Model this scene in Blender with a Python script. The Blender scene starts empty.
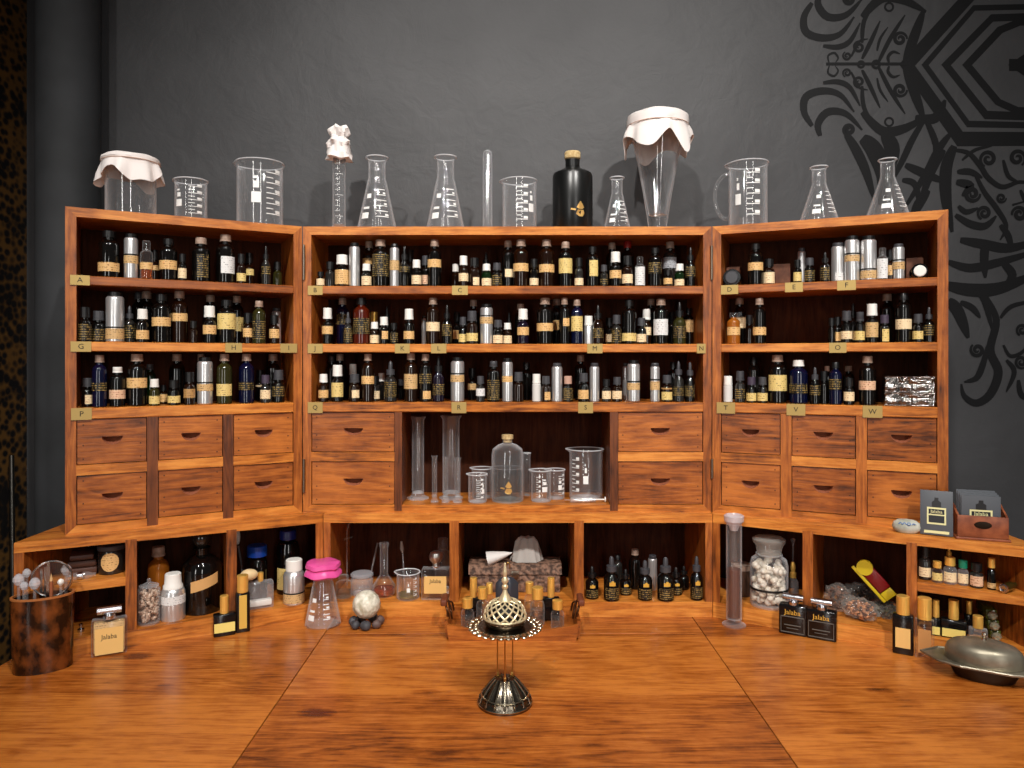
import bpy, bmesh, math, random
from mathutils import Vector, Matrix
from mathutils.geometry import tessellate_polygon
random.seed(7)
PI = math.pi
scn = bpy.context.scene
C = scn.collection
# ------------------------------------------------------------------ camera
CAMY, CAMZ, F = -1.44, 0.509, 720.0
cam = bpy.data.cameras.new('camera'); camo = bpy.data.objects.new('camera', cam); C.objects.link(camo)
camo.location = (0, CAMY, CAMZ); camo.rotation_euler = (PI/2, 0, 0)
cam.sensor_width = 36; cam.lens = F*36/1024; cam.shift_y = -24/1024; cam.clip_start = .02
scn.camera = camo
# ------------------------------------------------------------------ world, lights, exposure
w = bpy.data.worlds.new('world'); scn.world = w; w.use_nodes = True
w.node_tree.nodes['Background'].inputs[0].default_value = (1.0, .96, .92, 1)
w.node_tree.nodes['Background'].inputs[1].default_value = 0.08
def spot(name, loc, tgt, energy, size, col, ang=80, blend=.6):
    l = bpy.data.lights.new(name, 'SPOT'); l.energy = energy; l.shadow_soft_size = size; l.color = col
    l.spot_size = math.radians(ang); l.spot_blend = blend
    o = bpy.data.objects.new(name, l); C.objects.link(o); o.location = loc
    o.rotation_euler = (Vector(tgt)-Vector(loc)).to_track_quat('-Z', 'Y').to_euler()
    return o
spot('ceiling_spot', (-.60, -2.3, 2.45), (.0, .0, .36), 215, .05, (1, .96, .91), 54, 1)
spot('ceiling_spot', (.80, -2.2, 2.45), (.16, .0, .38), 225, .05, (1, .96, .91), 58, 1)
spot('ceiling_spot', (.1, -1.25, 2.3), (.0, -.35, .0), 40, .10, (1, .94, .87), 70, 1)
scn.view_settings.view_transform = 'Standard'; scn.view_settings.look = 'None'
scn.view_settings.gamma = 1; scn.view_settings.exposure = 0.0
scn.view_settings.use_curve_mapping = False

def highlight_strip(loc, tgt, w_, h_, energy):  # unseen tall area lights added behind the camera for vertical highlights
    l = bpy.data.lights.new('highlight_area_light', 'AREA'); l.shape = 'RECTANGLE'; l.size = w_; l.size_y = h_; l.energy = energy; l.color = (1, .97, .93)
    o = bpy.data.objects.new('highlight_area_light', l); C.objects.link(o); o.location = loc; o.rotation_euler = (Vector(tgt)-Vector(loc)).to_track_quat('-Z', 'Y').to_euler()
highlight_strip((-1.5, -4.0, .95), (-.2, 0, .4), .22, 1.8, 18)
highlight_strip((1.2, -4.0, .95), (.2, 0, .4), .22, 1.8, 18)

# ------------------------------------------------------------------ materials
def lin(c): return tuple((v/255/12.92 if v/255 <= .04045 else ((v/255+.055)/1.055)**2.4) for v in c)+(1,)
MATS = {}
def mat(name, col, rough=.5, metal=0, **kw):
    if name in MATS: return MATS[name]
    m = bpy.data.materials.new(name); m.use_nodes = True
    b = m.node_tree.nodes['Principled BSDF']
    b.inputs['Base Color'].default_value = lin(col); b.inputs['Roughness'].default_value = rough
    b.inputs['Metallic'].default_value = metal
    for k, v in kw.items(): b.inputs[k.replace('_', ' ')].default_value = v
    MATS[name] = m
    return m
def nodes(m): return m.node_tree.nodes, m.node_tree.links
def noise_var(m, scale, c1, c2, bump=0, stretch=(1, 1, 1), lo=.35, hi=.65, detail=4):
    N, L = nodes(m); b = N['Principled BSDF']
    tc = N.new('ShaderNodeTexCoord'); mp = N.new('ShaderNodeMapping'); mp.inputs['Scale'].default_value = stretch
    nz = N.new('ShaderNodeTexNoise'); nz.inputs['Scale'].default_value = scale; nz.inputs['Detail'].default_value = detail
    cr = N.new('ShaderNodeValToRGB'); cr.color_ramp.elements[0].position = lo; cr.color_ramp.elements[1].position = hi
    cr.color_ramp.elements[0].color = lin(c1); cr.color_ramp.elements[1].color = lin(c2)
    L.new(tc.outputs['Object'], mp.inputs[0]); L.new(mp.outputs[0], nz.inputs[0]); L.new(nz.outputs['Fac'], cr.inputs[0])
    L.new(cr.outputs[0], b.inputs['Base Color'])
    if bump:
        bp = N.new('ShaderNodeBump'); bp.inputs['Strength'].default_value = bump; bp.inputs['Distance'].default_value = .004
        L.new(nz.outputs['Fac'], bp.inputs['Height']); L.new(bp.outputs[0], b.inputs['Normal'])
    return m
def wood(axis, tone='mid', plank=0):
    key = 'wood_%s_%s_%s' % (axis, tone, plank)
    if key in MATS: return MATS[key]
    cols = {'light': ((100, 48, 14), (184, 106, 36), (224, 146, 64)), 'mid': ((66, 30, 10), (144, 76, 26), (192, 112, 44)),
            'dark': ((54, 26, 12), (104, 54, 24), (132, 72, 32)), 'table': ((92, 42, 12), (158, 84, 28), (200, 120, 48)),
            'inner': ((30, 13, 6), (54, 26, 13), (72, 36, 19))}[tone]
    m = bpy.data.materials.new(key); m.use_nodes = True; MATS[key] = m
    N, L = nodes(m); b = N['Principled BSDF']
    tc = N.new('ShaderNodeTexCoord'); oi = N.new('ShaderNodeObjectInfo')
    add = N.new('ShaderNodeVectorMath'); add.operation = 'ADD'
    mul = N.new('ShaderNodeVectorMath'); mul.operation = 'SCALE'; mul.inputs['Scale'].default_value = 7.3
    cmb = N.new('ShaderNodeCombineXYZ')
    for i in range(3): L.new(oi.outputs['Random'], cmb.inputs[i])
    L.new(cmb.outputs[0], mul.inputs[0]); L.new(tc.outputs['Object'], add.inputs[0]); L.new(mul.outputs[0], add.inputs[1])
    vec = add.outputs[0]; rnd = oi.outputs['Random']
    if plank:
        sx = N.new('ShaderNodeSeparateXYZ'); L.new(tc.outputs['Object'], sx.inputs[0])
        dv = N.new('ShaderNodeMath'); dv.operation = 'DIVIDE'; dv.inputs[1].default_value = plank; L.new(sx.outputs['Y'], dv.inputs[0])
        fl = N.new('ShaderNodeMath'); fl.operation = 'FLOOR'; L.new(dv.outputs[0], fl.inputs[0])
        ad = N.new('ShaderNodeMath'); ad.operation = 'ADD'; L.new(fl.outputs[0], ad.inputs[0]); L.new(oi.outputs['Random'], ad.inputs[1])
        wn = N.new('ShaderNodeTexWhiteNoise'); wn.noise_dimensions = '1D'; L.new(ad.outputs[0], wn.inputs['W'])
        s2 = N.new('ShaderNodeVectorMath'); s2.operation = 'SCALE'; s2.inputs['Scale'].default_value = 5; L.new(wn.outputs['Color'], s2.inputs[0])
        a2 = N.new('ShaderNodeVectorMath'); a2.operation = 'ADD'; L.new(vec, a2.inputs[0]); L.new(s2.outputs[0], a2.inputs[1]); vec = a2.outputs[0]
        rnd = wn.outputs['Value']
    st = {'x': (.10, 1, 1), 'y': (1, .10, 1), 'z': (1, 1, .10)}[axis]
    mp = N.new('ShaderNodeMapping'); mp.inputs['Scale'].default_value = st; L.new(vec, mp.inputs[0])
    n1 = N.new('ShaderNodeTexNoise'); n1.inputs['Scale'].default_value = 16; n1.inputs['Detail'].default_value = 5; n1.inputs['Distortion'].default_value = 1.6
    n2 = N.new('ShaderNodeTexNoise'); n2.inputs['Scale'].default_value = 170; n2.inputs['Detail'].default_value = 7; n2.inputs['Roughness'].default_value = .62; n2.inputs['Distortion'].default_value = .4
    n3 = N.new('ShaderNodeTexNoise'); n3.inputs['Scale'].default_value = 14; n3.inputs['Detail'].default_value = 6; n3.inputs['Roughness'].default_value = .6
    L.new(mp.outputs[0], n1.inputs[0]); L.new(mp.outputs[0], n2.inputs[0]); L.new(vec, n3.inputs[0])
    wv = N.new('ShaderNodeMath'); wv.operation = 'MULTIPLY'; wv.inputs[1].default_value = 46; L.new(n1.outputs['Fac'], wv.inputs[0])
    sn = N.new('ShaderNodeMath'); sn.operation = 'SINE'; L.new(wv.outputs[0], sn.inputs[0])
    def madd(a, k, c):
        t = N.new('ShaderNodeMath'); t.operation = 'MULTIPLY_ADD'; L.new(a, t.inputs[0]); t.inputs[1].default_value = k
        if isinstance(c, float): t.inputs[2].default_value = c
        else: L.new(c, t.inputs[2])
        return t.outputs[0]
    f = madd(sn.outputs[0], .055, -.05); f = madd(n2.outputs['Fac'], .62, f); f = madd(n3.outputs['Fac'], .52, f)
    f = madd(rnd, .22 if plank else .16, f)
    if plank:   # scattered knots
        mk = N.new('ShaderNodeMapping'); mk.inputs['Scale'].default_value = (.55, 1, 0.01); L.new(tc.outputs['Object'], mk.inputs[0])
        vk = N.new('ShaderNodeTexVoronoi'); vk.inputs['Scale'].default_value = 6; L.new(mk.outputs[0], vk.inputs[0])
        nk = N.new('ShaderNodeMath'); nk.operation = 'MULTIPLY_ADD'; nk.inputs[1].default_value = .10; L.new(n3.outputs['Fac'], nk.inputs[0]); L.new(vk.outputs['Distance'], nk.inputs[2])
        rk = N.new('ShaderNodeMapRange'); rk.inputs['From Min'].default_value = .06; rk.inputs['From Max'].default_value = .16; rk.inputs['To Min'].default_value = -.45; rk.inputs['To Max'].default_value = 0
        L.new(nk.outputs[0], rk.inputs['Value']); ak = N.new('ShaderNodeMath'); L.new(f, ak.inputs[0]); L.new(rk.outputs[0], ak.inputs[1]); f = ak.outputs[0]
    cr = N.new('ShaderNodeValToRGB'); e = cr.color_ramp.elements
    e[0].position = .36; e[0].color = lin(cols[0]); e[1].position = .80; e[1].color = lin(cols[2])
    k = e.new(.56); k.color = lin(cols[1]); L.new(f, cr.inputs[0])
    L.new(cr.outputs[0], b.inputs['Base Color'])
    b.inputs['Roughness'].default_value = .34 if tone != 'table' else .26
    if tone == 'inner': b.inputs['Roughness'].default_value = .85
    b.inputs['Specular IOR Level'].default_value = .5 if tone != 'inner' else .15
    bp = N.new('ShaderNodeBump'); bp.inputs['Strength'].default_value = .25; bp.inputs['Distance'].default_value = .002
    L.new(n2.outputs['Fac'], bp.inputs['Height']); L.new(bp.outputs[0], b.inputs['Normal'])
    return m
def thinglass(name, tint=(1, 1, 1), edge=.5, milky=.05, mcol=(210, 215, 220)):
    """clear thin glass: transparent straight on, reflective towards the rim, with edge highlights painted in as white"""
    if name in MATS: return MATS[name]
    m = bpy.data.materials.new(name); m.use_nodes = True; MATS[name] = m
    N, L = nodes(m); N.remove(N['Principled BSDF']); out = N['Material Output']
    tr = N.new('ShaderNodeBsdfTransparent'); tr.inputs[0].default_value = tint+(1,)
    gl = N.new('ShaderNodeBsdfGlossy'); gl.inputs['Roughness'].default_value = .05
    df = N.new('ShaderNodeBsdfDiffuse'); df.inputs[0].default_value = lin(mcol)
    lw = N.new('ShaderNodeLayerWeight'); lw.inputs['Blend'].default_value = .5
    f5 = N.new('ShaderNodeMath'); f5.operation = 'POWER'; f5.inputs[1].default_value = 5; L.new(lw.outputs['Facing'], f5.inputs[0])
    fr = N.new('ShaderNodeMath'); fr.operation = 'MULTIPLY_ADD'; fr.inputs[1].default_value = .6; fr.inputs[2].default_value = .05; L.new(f5.outputs[0], fr.inputs[0])
    pw = N.new('ShaderNodeMath'); pw.operation = 'POWER'; pw.inputs[1].default_value = 4; L.new(lw.outputs['Facing'], pw.inputs[0])
    ml = N.new('ShaderNodeMath'); ml.operation = 'MULTIPLY_ADD'; ml.inputs[1].default_value = edge; ml.inputs[2].default_value = milky
    L.new(pw.outputs[0], ml.inputs[0])
    m1 = N.new('ShaderNodeMixShader'); m2 = N.new('ShaderNodeMixShader')
    L.new(ml.outputs[0], m1.inputs[0]); L.new(tr.outputs[0], m1.inputs[1]); L.new(df.outputs[0], m1.inputs[2])
    L.new(fr.outputs[0], m2.inputs[0]); L.new(m1.outputs[0], m2.inputs[1]); L.new(gl.outputs[0], m2.inputs[2])
    L.new(m2.outputs[0], out.inputs[0])
    return m
def printed(name, base, ink, scale=1500, thr=.52, rough=.35, bands=1500):
    """printed label: base colour with fine lines of small print"""
    if name in MATS: return MATS[name]
    m = mat(name, base, rough); N, L = nodes(m); b = N['Principled BSDF']
    tc = N.new('ShaderNodeTexCoord'); sx = N.new('ShaderNodeSeparateXYZ'); L.new(tc.outputs['Object'], sx.inputs[0])
    ml = N.new('ShaderNodeMath'); ml.operation = 'MULTIPLY'; ml.inputs[1].default_value = bands; L.new(sx.outputs['Z'], ml.inputs[0])
    sn = N.new('ShaderNodeMath'); sn.operation = 'SINE'; L.new(ml.outputs[0], sn.inputs[0])
    gt = N.new('ShaderNodeMath'); gt.operation = 'GREATER_THAN'; gt.inputs[1].default_value = .2; L.new(sn.outputs[0], gt.inputs[0])
    nz = N.new('ShaderNodeTexNoise'); nz.inputs['Scale'].default_value = scale/4; nz.inputs['Detail'].default_value = 3; L.new(tc.outputs['Object'], nz.inputs[0])
    g2 = N.new('ShaderNodeMath'); g2.operation = 'GREATER_THAN'; g2.inputs[1].default_value = thr; L.new(nz.outputs['Fac'], g2.inputs[0])
    mm = N.new('ShaderNodeMath'); mm.operation = 'MULTIPLY'; L.new(gt.outputs[0], mm.inputs[0]); L.new(g2.outputs[0], mm.inputs[1])
    mx = N.new('ShaderNodeMix'); mx.data_type = 'RGBA'; mx.inputs[6].default_value = lin(base); mx.inputs[7].default_value = lin(ink)
    L.new(mm.outputs[0], mx.inputs[0]); L.new(mx.outputs[2], b.inputs['Base Color'])
    return m
M = {}
M['clear'] = thinglass('clear_glass', edge=.7, milky=.012, mcol=(235, 236, 238))
M['rimglass'] = thinglass('glass_rim', edge=.4, milky=.45, mcol=(240, 242, 246))  # bright rim line painted in as white in the glass
M['lab'] = thinglass('laboratory_glass', edge=.95, milky=.02, mcol=(245, 246, 250))
M['plastic'] = thinglass('clear_plastic', edge=.6, milky=.09, mcol=(235, 236, 240))
M['water'] = thinglass('clear_liquid', tint=(.86, .88, .86), edge=.1, milky=.02)
M['amberliq'] = mat('amber_liquid', (200, 90, 12), .1, Transmission_Weight=.7, IOR=1.35)
M['dark'] = mat('dark_glass', (9, 7, 6), .07, Specular_IOR_Level=.6)
M['amber'] = mat('amber_glass', (26, 11, 4), .07, Specular_IOR_Level=.6)
M['red'] = mat('red_amber_glass', (74, 20, 6), .08, Specular_IOR_Level=.6)
M['blue'] = mat('blue_glass', (6, 10, 38), .07, Specular_IOR_Level=.6)
M['green'] = mat('green_glass', (8, 30, 8), .07, Specular_IOR_Level=.6)
M['olive'] = mat('olive_glass', (44, 42, 16), .08, Specular_IOR_Level=.6)
M['purple'] = mat('purple_glass', (20, 12, 28), .07)
M['smoke'] = mat('smoky_glass', (34, 32, 30), .07, Specular_IOR_Level=.7)
M['honey'] = mat('honey_glass', (150, 84, 22), .08)
M['c_taupe'] = noise_var(mat('taupe_cap', (160, 135, 118), .5), 120, (142, 118, 102), (178, 154, 138))
M['c_white'] = mat('white_cap', (236, 234, 228), .4)
M['c_black'] = mat('black_cap', (14, 14, 15), .35)
M['c_grey'] = mat('grey_cap', (62, 62, 66), .4)
M['c_purple'] = mat('mauve_cap', (66, 56, 72), .4)
M['c_red'] = mat('red_cap', (140, 24, 18), .4)
M['c_gold'] = mat('gold_cap', (250, 196, 96), .28, .55)
M['c_green'] = mat('green_cap', (24, 120, 92), .35)
M['c_blue'] = mat('blue_cap', (18, 70, 170), .4)
M['c_navy'] = mat('navy_cap', (22, 32, 96), .4)
M['c_clear'] = M['clear']
M['c_pink'] = mat('pinkish_cap', (190, 150, 130), .5)
M['c_silver'] = mat('silver_cap', (200, 200, 205), .22, 1)
M['l_gold'] = printed('gold_label', (222, 180, 120), (150, 104, 52), thr=.56)
M['l_cream'] = printed('cream_label', (236, 212, 170), (170, 130, 96), thr=.58)
M['l_yellow'] = printed('yellow_label', (222, 196, 124), (120, 90, 40), thr=.58)
M['l_beige'] = printed('beige_label', (206, 170, 118), (110, 80, 48), thr=.56)
M['l_brown'] = printed('brown_label', (176, 136, 84), (110, 78, 44), thr=.56)
M['l_white'] = printed('white_label', (226, 226, 224), (150, 150, 152), thr=.58)
M['l_pink'] = printed('pinkish_label', (224, 184, 150), (150, 90, 60), thr=.56)
M['l_silver'] = printed('silver_label', (170, 172, 176), (60, 62, 66), thr=.54)
M['l_print'] = printed('black_label_with_gold_print', (16, 14, 12), (160, 134, 78), thr=.5)
M['alu'] = mat('brushed_aluminium', (222, 222, 222), .28, .75)
M['whitep'] = mat('white_plastic', (214, 212, 208), .45)
M['brass'] = mat('brass', (196, 156, 84), .28, 1)
M['gold'] = mat('polished_gold', (250, 198, 100), .25, .55)
M['ring'] = mat('black_ring', (20, 18, 16), .5)
M['tab'] = mat('brass_tab', (186, 158, 96), .45, .55)
M['ink'] = mat('dark_ink', (28, 22, 14), .6)
M['white'] = mat('white_print', (238, 238, 236), .6)
M['hinge'] = mat('worn_steel', (150, 138, 124), .35, 1)
M['cork'] = noise_var(mat('cork', (196, 168, 118), .8), 200, (176, 146, 96), (214, 190, 140))
M['cloth'] = mat('white_cloth', (240, 232, 228), .85, Subsurface_Weight=.0)
M['blackpaper'] = mat('black_card', (20, 20, 21), .5)
M['blackgloss'] = mat('black_lacquer', (12, 12, 13), .12)

# ------------------------------------------------------------------ mesh helpers
def obj(name, bm, m, parent=None, smooth=True, loc=None, rotz=None):
    me = bpy.data.meshes.new(name)
    bmesh.ops.recalc_face_normals(bm, faces=bm.faces[:])
    bm.to_mesh(me); bm.free()
    for mm in (m if isinstance(m, (list, tuple)) else [m]): me.materials.append(mm)
    if smooth:
        for p in me.polygons: p.use_smooth = True
        try: me.set_sharp_from_angle(angle=math.radians(38))
        except Exception: pass
    o = bpy.data.objects.new(name, me); C.objects.link(o)
    if parent: o.parent = parent
    if loc is not None: o.location = loc
    if rotz is not None: o.rotation_euler = (0, 0, rotz)
    return o
def tag(o, label, cat, group=None, kind=None):
    o['label'] = label; o['category'] = cat
    if group: o['group'] = group
    if kind: o['kind'] = kind
    return o
def thing(name, loc, label, cat, rotz=0, group=None):
    o = bpy.data.objects.new(name, None); C.objects.link(o); o.empty_display_size = .02
    o.location = loc; o.rotation_euler = (0, 0, rotz)
    return tag(o, label, cat, group)
def struct(name, bm, m, **k):
    o = obj(name, bm, m, **k); o['kind'] = 'structure'; return o
def B(): return bmesh.new()
def xf(bm, vs, mtx):
    if mtx is not None:
        for v in vs: v.co = mtx @ v.co
def box(bm, x0, x1, y0, y1, z0, z1, mtx=None, mi=0):
    vs = [bm.verts.new(p) for p in ((x0, y0, z0), (x1, y0, z0), (x1, y1, z0), (x0, y1, z0), (x0, y0, z1), (x1, y0, z1), (x1, y1, z1), (x0, y1, z1))]
    for q in ((3, 2, 1, 0), (4, 5, 6, 7), (0, 1, 5, 4), (1, 2, 6, 5), (2, 3, 7, 6), (3, 0, 4, 7)):
        bm.faces.new([vs[i] for i in q]).material_index = mi
    xf(bm, vs, mtx); return vs
def rbox(bm, x0, x1, y0, y1, z0, z1, r=.003, mtx=None, seg=2):
    t = bmesh.new(); box(t, x0, x1, y0, y1, z0, z1)
    bmesh.ops.bevel(t, geom=t.edges[:], offset=r, segments=seg, affect='EDGES', profile=.5)
    merge(bm, t, mtx)
def merge(bm, t, mtx=None, mi=None):
    mp = {}
    for v in t.verts: mp[v] = bm.verts.new(mtx @ v.co if mtx is not None else v.co)
    for f in t.faces:
        try: nf = bm.faces.new([mp[v] for v in f.verts]); nf.material_index = f.material_index if mi is None else mi
        except ValueError: pass
    t.free()
def prism(bm, poly, a0, a1, plane='xz', mtx=None, mi=0):
    """polygon in a plane extruded along the third axis"""
    def P(p, a): return {'xz': (p[0], a, p[1]), 'xy': (p[0], p[1], a), 'yz': (a, p[0], p[1])}[plane]
    A = [bm.verts.new(P(p, a0)) for p in poly]; Bv = [bm.verts.new(P(p, a1)) for p in poly]
    n = len(poly)
    fs = [bm.faces.new(A), bm.faces.new(Bv[::-1])]
    for i in range(n): fs.append(bm.faces.new((A[i], A[(i+1) % n], Bv[(i+1) % n], Bv[i])))
    for f in fs: f.material_index = mi
    xf(bm, A+Bv, mtx)
def lathe(bm, prof, seg=24, mtx=None, rf=None, close=False, sx=1, sy=1, mi=0):
    """profile [(r,z)...]; r==0 ends become poles; rf(angle, r, z)->(r, z) modulates"""
    rings = []; allv = []
    for (r, z) in prof:
        if r <= 1e-6: v = bm.verts.new((0, 0, z)); rings.append([v]); allv.append(v)
        else:
            ring = []
            for k in range(seg):
                a = 2*PI*k/seg; rr, zz = (r, z) if rf is None else rf(a, r, z)
                ring.append(bm.verts.new((rr*math.cos(a)*sx, rr*math.sin(a)*sy, zz)))
            rings.append(ring); allv += ring
    pairs = list(zip(rings, rings[1:])) + ([(rings[-1], rings[0])] if close else [])
    for a, b in pairs:
        if len(a) == 1 and len(b) == 1: continue
        for k in range(seg):
            k2 = (k+1) % seg
            try:
                if len(a) == 1: f = bm.faces.new((a[0], b[k], b[k2]))
                elif len(b) == 1: f = bm.faces.new((a[k2], a[k], b[0]))
                else: f = bm.faces.new((a[k2], a[k], b[k], b[k2]))
                f.material_index = mi
            except ValueError: pass
    xf(bm, allv, mtx); return allv
def tube(bm, pts, r, seg=8, cap=True, closed=False, mtx=None, flat=1, mi=0):
    pts = [Vector(p) for p in pts]; n = len(pts); rings = []
    rs = r if isinstance(r, (list, tuple)) else [r]*n
    up = Vector((0, 0, 1)); prev = None
    for i, p in enumerate(pts):
        if closed: t = (pts[(i+1) % n]-pts[i-1])
        else: t = pts[min(i+1, n-1)]-pts[max(i-1, 0)]
        t.normalize()
        if prev is None:
            u = t.cross(up)
            if u.length < .05: u = t.cross(Vector((1, 0, 0)))
            u.normalize()
        else:
            u = (prev - t*prev.dot(t)); u.normalize()
        prev = u; v = t.cross(u)
        rings.append([bm.verts.new(p + (u*math.cos(2*PI*k/seg)+v*flat*math.sin(2*PI*k/seg))*rs[i]) for k in range(seg)])
    pr = list(zip(rings, rings[1:])) + ([(rings[-1], rings[0])] if closed else [])
    for a, b in pr:
        for k in range(seg): bm.faces.new((a[k], a[(k+1) % seg], b[(k+1) % seg], b[k])).material_index = mi
    if cap and not closed:
        bm.faces.new(rings[0][::-1]).material_index = mi; bm.faces.new(rings[-1]).material_index = mi
    vs = [v for r_ in rings for v in r_]; xf(bm, vs, mtx)
def ball(bm, c, r, seg=12, sz=1, sx=1, sy=1, rf=None, mi=0):
    n = max(5, seg//2); prof = [(r*math.sin(PI*i/n) if 0 < i < n else 0, -r*sz*math.cos(PI*i/n)) for i in range(n+1)]
    lathe(bm, prof, seg, Matrix.Translation(c), rf=rf, sx=sx, sy=sy, mi=mi)
def patch(bm, r, z0, z1, a0, a1, n=10, sx=1, sy=1, t=.0004, rz=None):
    """curved label on a cylinder / cone (rz(z) gives radius); angles in degrees, -90 faces the viewer"""
    A = [math.radians(a0+(a1-a0)*k/n) for k in range(n+1)]
    def ring(rad, z): return [bm.verts.new((rad*math.cos(a)*sx, rad*math.sin(a)*sy, z)) for a in A]
    ra, rb = (r, r) if rz is None else (rz(z0), rz(z1))
    o0, o1, i0, i1 = ring(ra+t, z0), ring(rb+t, z1), ring(ra-t*.2, z0), ring(rb-t*.2, z1)
    for k in range(n):
        bm.faces.new((o0[k], o0[k+1], o1[k+1], o1[k])); bm.faces.new((o1[k], o1[k+1], i1[k+1], i1[k])); bm.faces.new((i0[k], i0[k+1], o0[k+1], o0[k]))
    bm.faces.new((o0[0], o1[0], i1[0], i0[0])); bm.faces.new((o0[n], i0[n], i1[n], o1[n]))
_tc = {}
def text_bm(s, size, depth=.0002):
    """flat lettering in the xz plane facing -y, centred"""
    cu = bpy.data.curves.new('t', 'FONT'); cu.body = s; cu.size = size; cu.extrude = depth; cu.align_x = 'CENTER'; cu.align_y = 'CENTER'; cu.resolution_u = 2
    o = bpy.data.objects.new('t', cu); C.objects.link(o)
    dg = bpy.context.evaluated_depsgraph_get(); dg.update()
    me = bpy.data.meshes.new_from_object(o.evaluated_get(dg)); bm = bmesh.new(); bm.from_mesh(me)
    bpy.data.objects.remove(o); bpy.data.curves.remove(cu); bpy.data.meshes.remove(me)
    for v in bm.verts: v.co = Vector((v.co.x, -v.co.z, v.co.y))
    return bm

# ------------------------------------------------------------------ cabinet frames of reference
class Fr:
    def __init__(s, ox, oy, th, w, z0): s.o = (ox, oy); s.th = th; s.w = w; s.z0 = z0; s.c = math.cos(th); s.s = math.sin(th)
    def hit(s, px, off=0):
        """viewing column px meets the plane lying off behind the front: world x, y, distance D, local u"""
        k = (px-512)/F; ox, oy = s.o[0]-s.s*off, s.o[1]+s.c*off
        # ox + u c = k D ; oy + u s = D + CAMY
        D = (ox*s.s - (oy-CAMY)*s.c)/(k*s.s - s.c); u = (k*D-ox)*s.c + (D+CAMY-oy)*s.s
        return k*D, D+CAMY, D, u
    def w2(s, u, v): return (s.o[0]+u*s.c-v*s.s, s.o[1]+u*s.s+v*s.c)
    def u(s, px): return s.hit(px)[3]
def zpx(py, D): return CAMZ-(py-360)*D/F
UL = Fr(-.7768, -.19, math.atan2(.19, .3578), .4051, .204)
UC = Fr(-.419, 0, 0, .819, .204)
UR = Fr(.400, 0, -math.atan2(.163, .3748), .4087, .204)
LL = Fr(-.831, -.24, math.atan2(.226, .457), .5098, 0)
LC = Fr(-.374, -.014, 0, .7715, 0)
LR = Fr(.3975, -.014, -math.atan2(.268, .4685), .5397, 0)
ZT, ZB = .776, .204
SH = [(.641, .657), (.5245, .541), (.405, .4246)]
FLOORU, FLOORL, LTOP = .2195, .030, .204
DEP, LDEP = .14, .175
WALLY = .20

# ------------------------------------------------------------------ room
wallm = mat('dark_grey_plaster', (80,80,84), .55)
noise_var(wallm, 5, (56, 56, 58), (68, 68, 70), 0, lo=.3, hi=.7)
N, L = nodes(wallm); bN = N['Principled BSDF']
tc = N.new('ShaderNodeTexCoord')
n1 = N.new('ShaderNodeTexNoise'); n1.inputs['Scale'].default_value = 22; n1.inputs['Detail'].default_value = 7; n1.inputs['Distortion'].default_value = .8
n2 = N.new('ShaderNodeTexNoise'); n2.inputs['Scale'].default_value = 7; n2.inputs['Detail'].default_value = 9; n2.inputs['Roughness'].default_value = .65; n2.inputs['Distortion'].default_value = 2
ad = N.new('ShaderNodeMath'); ad.operation = 'ADD'; L.new(tc.outputs['Object'], n1.inputs[0]); L.new(tc.outputs['Object'], n2.inputs[0])
L.new(n1.outputs['Fac'], ad.inputs[0]); L.new(n2.outputs['Fac'], ad.inputs[1])
bp = N.new('ShaderNodeBump'); bp.inputs['Strength'].default_value = .13; bp.inputs['Distance'].default_value = .010
L.new(ad.outputs[0], bp.inputs['Height']); L.new(bp.outputs[0], bN.inputs['Normal'])
bm = B(); box(bm, -1.3, 2.4, WALLY, WALLY+.1, -.75, 2.6); struct('wall_back', bm, wallm, smooth=False)
flm = noise_var(mat('dark_floor', (40, 38, 36), .6), 3, (32, 30, 28), (50, 46, 42))
bm = B(); box(bm, -1.3, 2.4, -4.2, WALLY+.1, -.80, -.75); struct('floor', bm, flm, smooth=False)
# left wall: dark, with a gold floral pattern
lw = mat('black_gold_damask', (22, 20, 18), .5); N, L = nodes(lw); bN = N['Principled BSDF']
tc = N.new('ShaderNodeTexCoord'); mp = N.new('ShaderNodeMapping'); mp.inputs['Scale'].default_value = (1, .9, 1)
vo = N.new('ShaderNodeTexVoronoi'); vo.inputs['Scale'].default_value = 62; nz = N.new('ShaderNodeTexNoise'); nz.inputs['Scale'].default_value = 14; nz.inputs['Detail'].default_value = 3
L.new(tc.outputs['Object'], mp.inputs[0]); L.new(mp.outputs[0], vo.inputs[0]); L.new(mp.outputs[0], nz.inputs[0])
mu = N.new('ShaderNodeMath'); mu.operation = 'MULTIPLY'; L.new(nz.outputs['Fac'], mu.inputs[0]); L.new(vo.outputs['Distance'], mu.inputs[1])
cr = N.new('ShaderNodeValToRGB'); cr.color_ramp.elements[0].position = .18; cr.color_ramp.elements[0].color = lin((20, 18, 18)); cr.color_ramp.elements[1].position = .36; cr.color_ramp.elements[1].color = lin((104, 72, 32))
L.new(mu.outputs[0], cr.inputs[0]); L.new(cr.outputs[0], bN.inputs['Base Color'])
bm = B(); box(bm, -1.2, -1.105, -.6, WALLY-.0005, -.75, 2.6); struct('wall_left', bm, lw, smooth=False)
# round dark pipe column
colm = noise_var(mat('dark_painted_pipe', (52, 54, 60), .75), 8, (46, 48, 50), (58, 60, 63))
bm = B(); lathe(bm, [(0, -.75), (.062, -.75), (.062, 2.6), (0, 2.6)], 40); 
tag(obj('pipe_column', bm, colm, loc=(-.972, .137, 0)), 'thick dark grey round pipe column standing at the left beside the wall', 'column')
bm = B(); tube(bm, [(-1.06, .10, -.749), (-1.098, .14, .30)], .005, 10)
bm2 = bm; tag(obj('leaning_rod', bm2, mat('dull_steel', (120, 118, 112), .35, 1)), 'thin dull metal rod leaning in the dark corner at far left', 'rod')

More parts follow.
